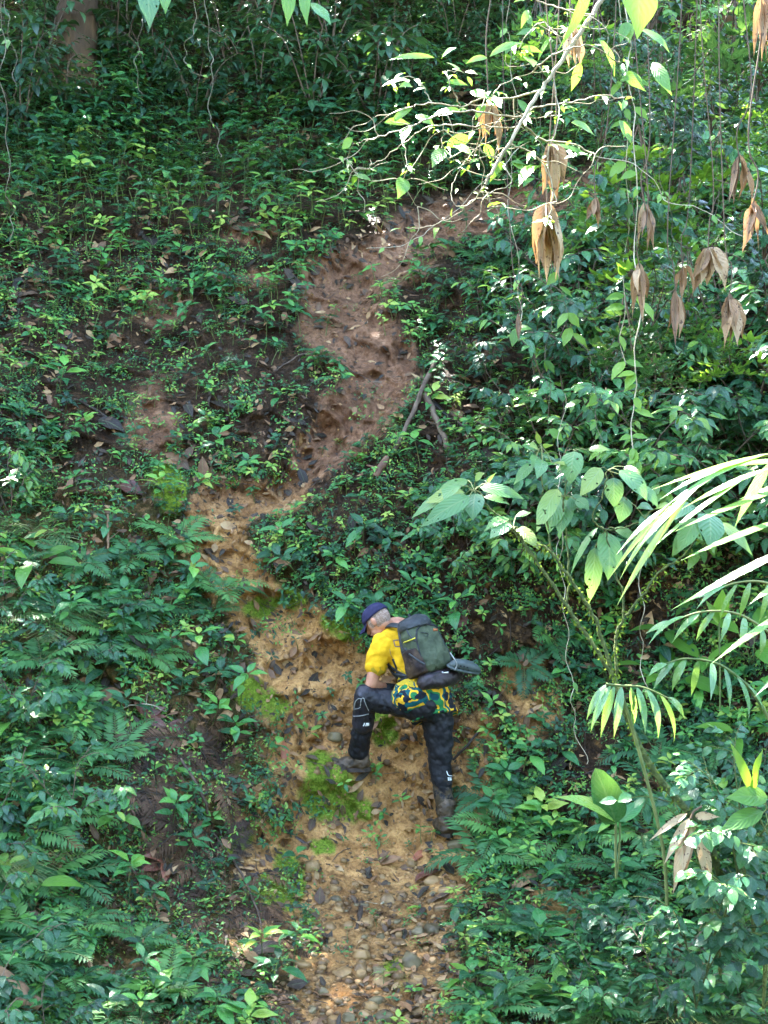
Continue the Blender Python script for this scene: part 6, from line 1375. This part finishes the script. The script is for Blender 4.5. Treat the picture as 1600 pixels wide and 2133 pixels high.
    LV = [(975, 1000, 905, 1030, 28, .7), (960, 1012, 857, 1080, 32, .5), (970, 1028, 885, 1048, 42, 1), (978, 1035, 877, 1098, 44, .3), (990, 1028, 985, 1084, 50, .1), (1000, 1015, 1092, 1040, 36, .5), (1008, 1035, 1062, 1052, 22, .4), (990, 1000, 1010, 985, 20, .8), (1020, 1005, 1035, 985, 22, .6),
          (1060, 1080, 1008, 1108, 28, .6), (1062, 1090, 1020, 1122, 38, .3), (1075, 1075, 1107, 1068, 18, .6), (1078, 1098, 1122, 1145, 34, .95), (1162, 1018, 1118, 1108, 44, .85), (1170, 1035, 1142, 1112, 52, .5), (1178, 1040, 1166, 1114, 50, .3), (1187, 1035, 1212, 1062, 42, .15), (1200, 1040, 1228, 1062, 30, .3),
          (1197, 940, 1189, 1008, 56, .45), (1205, 945, 1160, 985, 26, .9), (1252, 975, 1208, 1034, 42, .9), (1278, 995, 1280, 1058, 46, .1), (1290, 980, 1350, 1045, 54, .4), (1300, 972, 1342, 1002, 26, .9), (1300, 1035, 1290, 1090, 46, .35), (1262, 1108, 1266, 1208, 66, .45), (1246, 1098, 1188, 1200, 16, .6), (1280, 1100, 1328, 1128, 26, .7),
          (1240, 1140, 1228, 1254, 42, .25), (1348, 1070, 1350, 1135, 48, .1), (1360, 1060, 1325, 1060, 28, .3), (1365, 1060, 1400, 1050, 20, .8), (1475, 1070, 1478, 1142, 68, .3), (1452, 1080, 1412, 1150, 44, .6), (1500, 1088, 1568, 1158, 28, .8), (1440, 1050, 1400, 1085, 40, .2), (1430, 1100, 1400, 1160, 34, .45), (1126, 925, 1117, 897, 13, 1), (1120, 932, 1101, 930, 24, .9), (1136, 934, 1150, 928, 24, .9), (1118, 950, 1108, 975, 30, .4), (1130, 958, 1118, 998, 32, .3), (1225, 938, 1272, 938, 24, .7), (1110, 965, 1070, 1010, 26, .5), (1330, 1010, 1372, 1060, 30, .5), (1150, 965, 1178, 970, 26, .85)]
    g = G()
    for (x0, y0, x1, y1, wd, r) in LV:
        dz_ = rr(rng, -.10, .10); a = P(x0, y0, D + dz_); b_ = P(x1, y1, D + dz_ - rr(rng, .0, .12))
        plc(g, a - b0, b_ - b0, wd * .88 * D / FPX, [rr(rng, -.35, .35), -.8, rr(rng, .3, .8)], rr(rng, .5, 1.1), .10, 9, 'wide' if wd > 30 else 'oval', r, wave=.04)
        nd = min([q[0][-1] for q in FK] , key=lambda q: (q[0] - x0) ** 2 + (q[1] - y0) ** 2)
        tube(mzp := G(), [P(nd[0], nd[1], D) - b0, (P(nd[0], nd[1], D) + a) / 2 - b0 + [0, 0, .01], a - b0], .0022, 4, .6, 0); g.put(mzp.arr()) if False else g.add(*mzp.arr()[:3], .9, 1)
    g.obj('leaves', [M['velvet'], M['stem']], e)
    # ---- long palm leaflets from the right edge
    D = 4.0; r0 = P(1760, 1100, D); e = empty('palm', r0, 'palm frond with long narrow sunlit leaflets sweeping in from the right edge', 'palm')
    g = G(); rc1 = path([(1800, 1150), (1700, 990), (1600, 948), (1500, 985), (1420, 1030), (1370, 1075)], D); tube(g, rc1 - r0, np.linspace(6, 2, len(rc1)) * D / FPX * .8, 6)
    rc2 = path([(1800, 1150), (1720, 1060), (1690, 1200), (1680, 1400)], D); tube(g, rc2 - r0, np.linspace(7, 4, len(rc2)) * D / FPX * .8, 6); g.obj('rachis', M['stem'], e)
    g = G(); LL = [(1420, 1030, 1265, 1212, 11, .8), (1400, 1075, 1284, 1264, 12, .9), (1390, 1055, 1282, 1158, 10, .7), (1600, 945, 1358, 1020, 15, .75), (1540, 962, 1375, 1040, 12, .4), (1600, 975, 1420, 1060, 14, .6), (1590, 950, 1380, 1060, 12, .3), (1610, 960, 1530, 1100, 26, .5), (1640, 1015, 1400, 1110, 14, .5), (1470, 1000, 1300, 1180, 11, .5),
                   (1560, 990, 1350, 1150, 12, .3), (1640, 1080, 1418, 1168, 16, .4), (1660, 1135, 1396, 1272, 18, .4), (1660, 1262, 1480, 1384, 16, .4), (1670, 1370, 1572, 1452, 12, .4), (1640, 960, 1500, 975, 14, .6), (1500, 985, 1330, 1110, 10, .5), (1450, 1010, 1350, 1165, 9, .8), (1640, 1210, 1560, 1260, 12, .6), (1680, 1000, 1540, 1040, 14, .3), (1380, 1075, 1290, 1210, 9, 1.0)]
    for (x0, y0, x1, y1, wd, r) in LL:
        dd = D + rr(rng, -.12, .12); gl_ = wd >= 14
        plc(g, P(x0, y0, D) - r0, P(x1, y1, dd) - r0, wd * (1.5 if gl_ else 1.2) * D / FPX, (-.505, -.425, .75) if gl_ else (rr(rng, -.3, .3), -.55, .85), rr(rng, .12, .3) if gl_ else rr(rng, .25, .6), .05 if gl_ else .22, 10, 'lance', r, wave=.02)
    g.obj('leaflets', M['palm'], e)
    tr_ = G(); tube(tr_, spline([P(1800, 1150, D) - r0, P(1900, 1500, D) - r0, P(1930, 2300, D) - r0, P(1930, 3100, D) - r0], 5), .05, 10, .5, 0); tr_.obj('trunk', M['mossy'], e)
    # ---- small palm with drooping leaflets
    def palmlet(c, rac, tips, d, lab, mt='palm', wd=20, name='small_palm', cat='palm', stempts=None):
        o0 = P(*c, d); e = empty(name, o0, lab, cat); g = G(); w_ = path(rac, d, 8); tube(g, w_ - o0, np.linspace(3.5, 1.5, len(w_)) * d / FPX, 6)
        if stempts: s_ = path(stempts, d, 6); tube(g, s_ - o0, 3.6 * d / FPX, 6)
        g.obj('stem', M['stem'], e); h = G(); n = len(tips)
        for k, tp in enumerate(tips):
            q = w_[int((k + .5) / n * (len(w_) - 1))]; x1, y1 = tp[:2]; r = tp[2] if len(tp) > 2 else rr(rng, .2, .7)
            plc(h, q - o0, P(x1, y1, d + rr(rng, -.15, .1)) - o0, wd * d / FPX * rr(rng, .8, 1.1), ((x1 - c[0]) * .006, -.8, .5), rr(rng, .6, 1.1), .16, 9, 'lance', r, wave=.03)
        h.obj('leaflets', M[mt], e); return e
    palmlet((1290, 1432), [(1262, 1425), (1290, 1428), (1340, 1432), (1400, 1458)], [(1222, 1500), (1230, 1527), (1251, 1537), (1279, 1537), (1316, 1523), (1344, 1531), (1371, 1539), (1403, 1550), (1425, 1500)], 5.9, 'small palm with sunlit leaflets fanning down below the forked stems', stempts=[(1290, 1430), (1330, 1560), (1380, 1760), (1390, 1900)])
    palmlet((1455, 1395), [(1560, 1430), (1500, 1385), (1430, 1372), (1380, 1385)], [(1590, 1480), (1560, 1500), (1520, 1480), (1480, 1460), (1440, 1450), (1400, 1440), (1360, 1440), (1350, 1410)], 5.6, 'arching palm frond above the broad glossy leaves on the right', wd=16, stempts=[(1560, 1430), (1620, 1560), (1640, 1900)])
    palmlet((1500, 1290), [(1620, 1330), (1540, 1280), (1460, 1275), (1390, 1300)], [(1620, 1400), (1580, 1370), (1540, 1350), (1500, 1340), (1450, 1335), (1400, 1340), (1350, 1345), (1345, 1320)], 5.6, 'upper palm frond with blue-green leaflets under the long leaflets', wd=16, stempts=[(1620, 1330), (1680, 1500), (1690, 1900)])
    palmlet((1560, 1220), [(1680, 1260), (1600, 1215), (1530, 1215), (1470, 1240)], [(1660, 1330), (1610, 1310), (1580, 1300), (1540, 1290), (1500, 1290), (1450, 1270), (1440, 1250)], 5.4, 'palm frond close to the right edge beneath the white leaflets', wd=14, stempts=[(1680, 1260), (1730, 1450), (1740, 1900)])
    g = G(); c = P(1440, 1705, 5.8)
    for (x1, y1, wd, r, x0, y0) in [(1352, 1752, 15, .9, 1432, 1694), (1384, 1800, 20, .95, 1436, 1704), (1402, 1862, 30, .9, 1438, 1710), (1478, 1864, 30, .9, 1446, 1712), (1500, 1702, 18, .8, 1448, 1700), (1425, 1830, 20, .6, 1440, 1712)]:
        plc(g, P(x0, y0, 5.8), P(x1, y1, 5.72), wd * 5.8 / FPX, ((x1 - 1440) * .006, -.9, .25), .6, .25, 9, 'lance', r, wave=.1)
    tube(g, path([(1440, 1705), (1446, 1690), (1462, 1680)], 5.8), .006, 6, .5, 1)
    single('withered_palm_leaf', g, [M['tan'], M['twig']], c, 'pale withered palm leaf hanging from the mossy stem on the lower right', 'dead leaves')
    # ---- broad upright leaf plant
    c = hit(1284, 1800)[0]; d = 6.9; o0 = P(1284, 1815, d); e = empty('broad_leaf_plant', o0, 'plant with a broad upright pleated green leaf and a long arching one', 'plant')
    g = G(); tube(g, path([(1284, 1830), (1283, 1770), (1283, 1715)], d) - o0, .007, 7); tube(g, path([(1284, 1830), (1290, 1780), (1292, 1715)], d) - o0, .005, 7); g.obj('stem', M['stem'], e)
    g = G(); plc(g, P(1284, 1715, d) - o0, P(1240, 1600, d - .08) - o0, 66 * d / FPX, (-.1, -.85, .45), .45, .10, 12, 'strap', .25, wave=.03); plc(g, P(1282, 1712, d) - o0, P(1153, 1660, d - .15) - o0, 38 * d / FPX, (-.1, -.6, .8), .9, .14, 12, 'lance', .75, wave=.05); plc(g, P(1290, 1712, d) - o0, P(1345, 1668, d + .1) - o0, 30 * d / FPX, (.3, -.6, .8), .8, .14, 10, 'lance', .4)
    g.obj('leaves', M['seedling'], e)
    # small shoots
    for (pts, leaves_, d, lab) in [([(1640, 1800), (1590, 1720), (1565, 1650)], [(1565, 1650, 1520, 1545, 22, 1), (1565, 1650, 1578, 1592, 16, 1), (1600, 1660, 1512, 1662, 44, .5), (1590, 1690, 1498, 1732, 40, .3), (1570, 1620, 1590, 1560, 14, .9)], 5.6, 'yellow-green shoot with upright leaves at the right edge'),
                              ([(1500, 1480), (1500, 1400), (1498, 1290)], [(1498, 1290, 1505, 1226, 34, .8), (1498, 1300, 1470, 1250, 18, .5)], 5.9, 'upright yellow-tipped leaf between the palm fronds')]:
        o0 = P(*pts[0], d); g = G(); tube(g, path(pts, d) , .004, 6, .5, 1)
        for (x0, y0, x1, y1, wd, r) in leaves_: plc(g, P(x0, y0, d), P(x1, y1, d - .05), wd * d / FPX, (rr(rng, -.4, .4), -.8, .5), .5, .15, 8, 'oval', r)
        single('leafy_shoot', g, [M['bright'], M['stem']], o0, lab, 'shoot')
    # round leaved climbers at the lower right
    T = [proto('round_leaved_creeper', shrub(rng, .9, 3, 8, .085, .62, 7, .5, 'wide', .5), ['twigs', 'leaves'], [M['shrub'], M['mossy']]) for k in range(2)]
    for i, (x, y, s) in enumerate([(1500, 1990, 1.0), (1570, 1900, .95), (1450, 2060, .8), (1590, 2060, 1.0), (1540, 1800, .8)]):
        p = P(x, y + 40, 6.1); put(T[i % 2], p, upframe([0, -1, .5], rr(rng, 0, 6), .3), s, ['leafy creeper with round bright leaves below the withered palm leaf', 'creeper with round leaves at the right edge', 'low creeper with round leaves left of the others near the bottom', 'creeper with round leaves in the lower right corner', 'creeper with round leaves beside the yellow-green shoot'][i], 'creeper', None)
foreground()

# ---------------------------------------------------------------- tell look-alikes apart by their order in the view
def distinct():
    bpy.context.view_layer.update()
    byl = {}
    for o in SC.objects:
        if o.parent is None and o.get('label'): byl.setdefault(o['label'], []).append(o)
    names = ['leftmost', 'second from left', 'third from left', 'fourth from left', 'fifth from left', 'sixth from left', 'seventh from left', 'eighth from left', 'ninth from left', 'tenth from left']
    for l, os_ in byl.items():
        if len(os_) < 2: continue
        os_.sort(key=lambda o: o.matrix_world.translation.x / max(.1, o.matrix_world.translation.y))
        if len(os_) == 2: q = ['left one of two:', 'right one of two:']
        elif len(os_) == 3: q = ['leftmost', 'middle', 'rightmost']
        else: q = ([n for n in names] + [f'{k}th from left' for k in range(11, 60)])[:len(os_) - 1] + ['rightmost']
        for o, n in zip(os_, q): o['label'] = (n + ' ' + l).replace('two: ', 'two, ')
distinct()
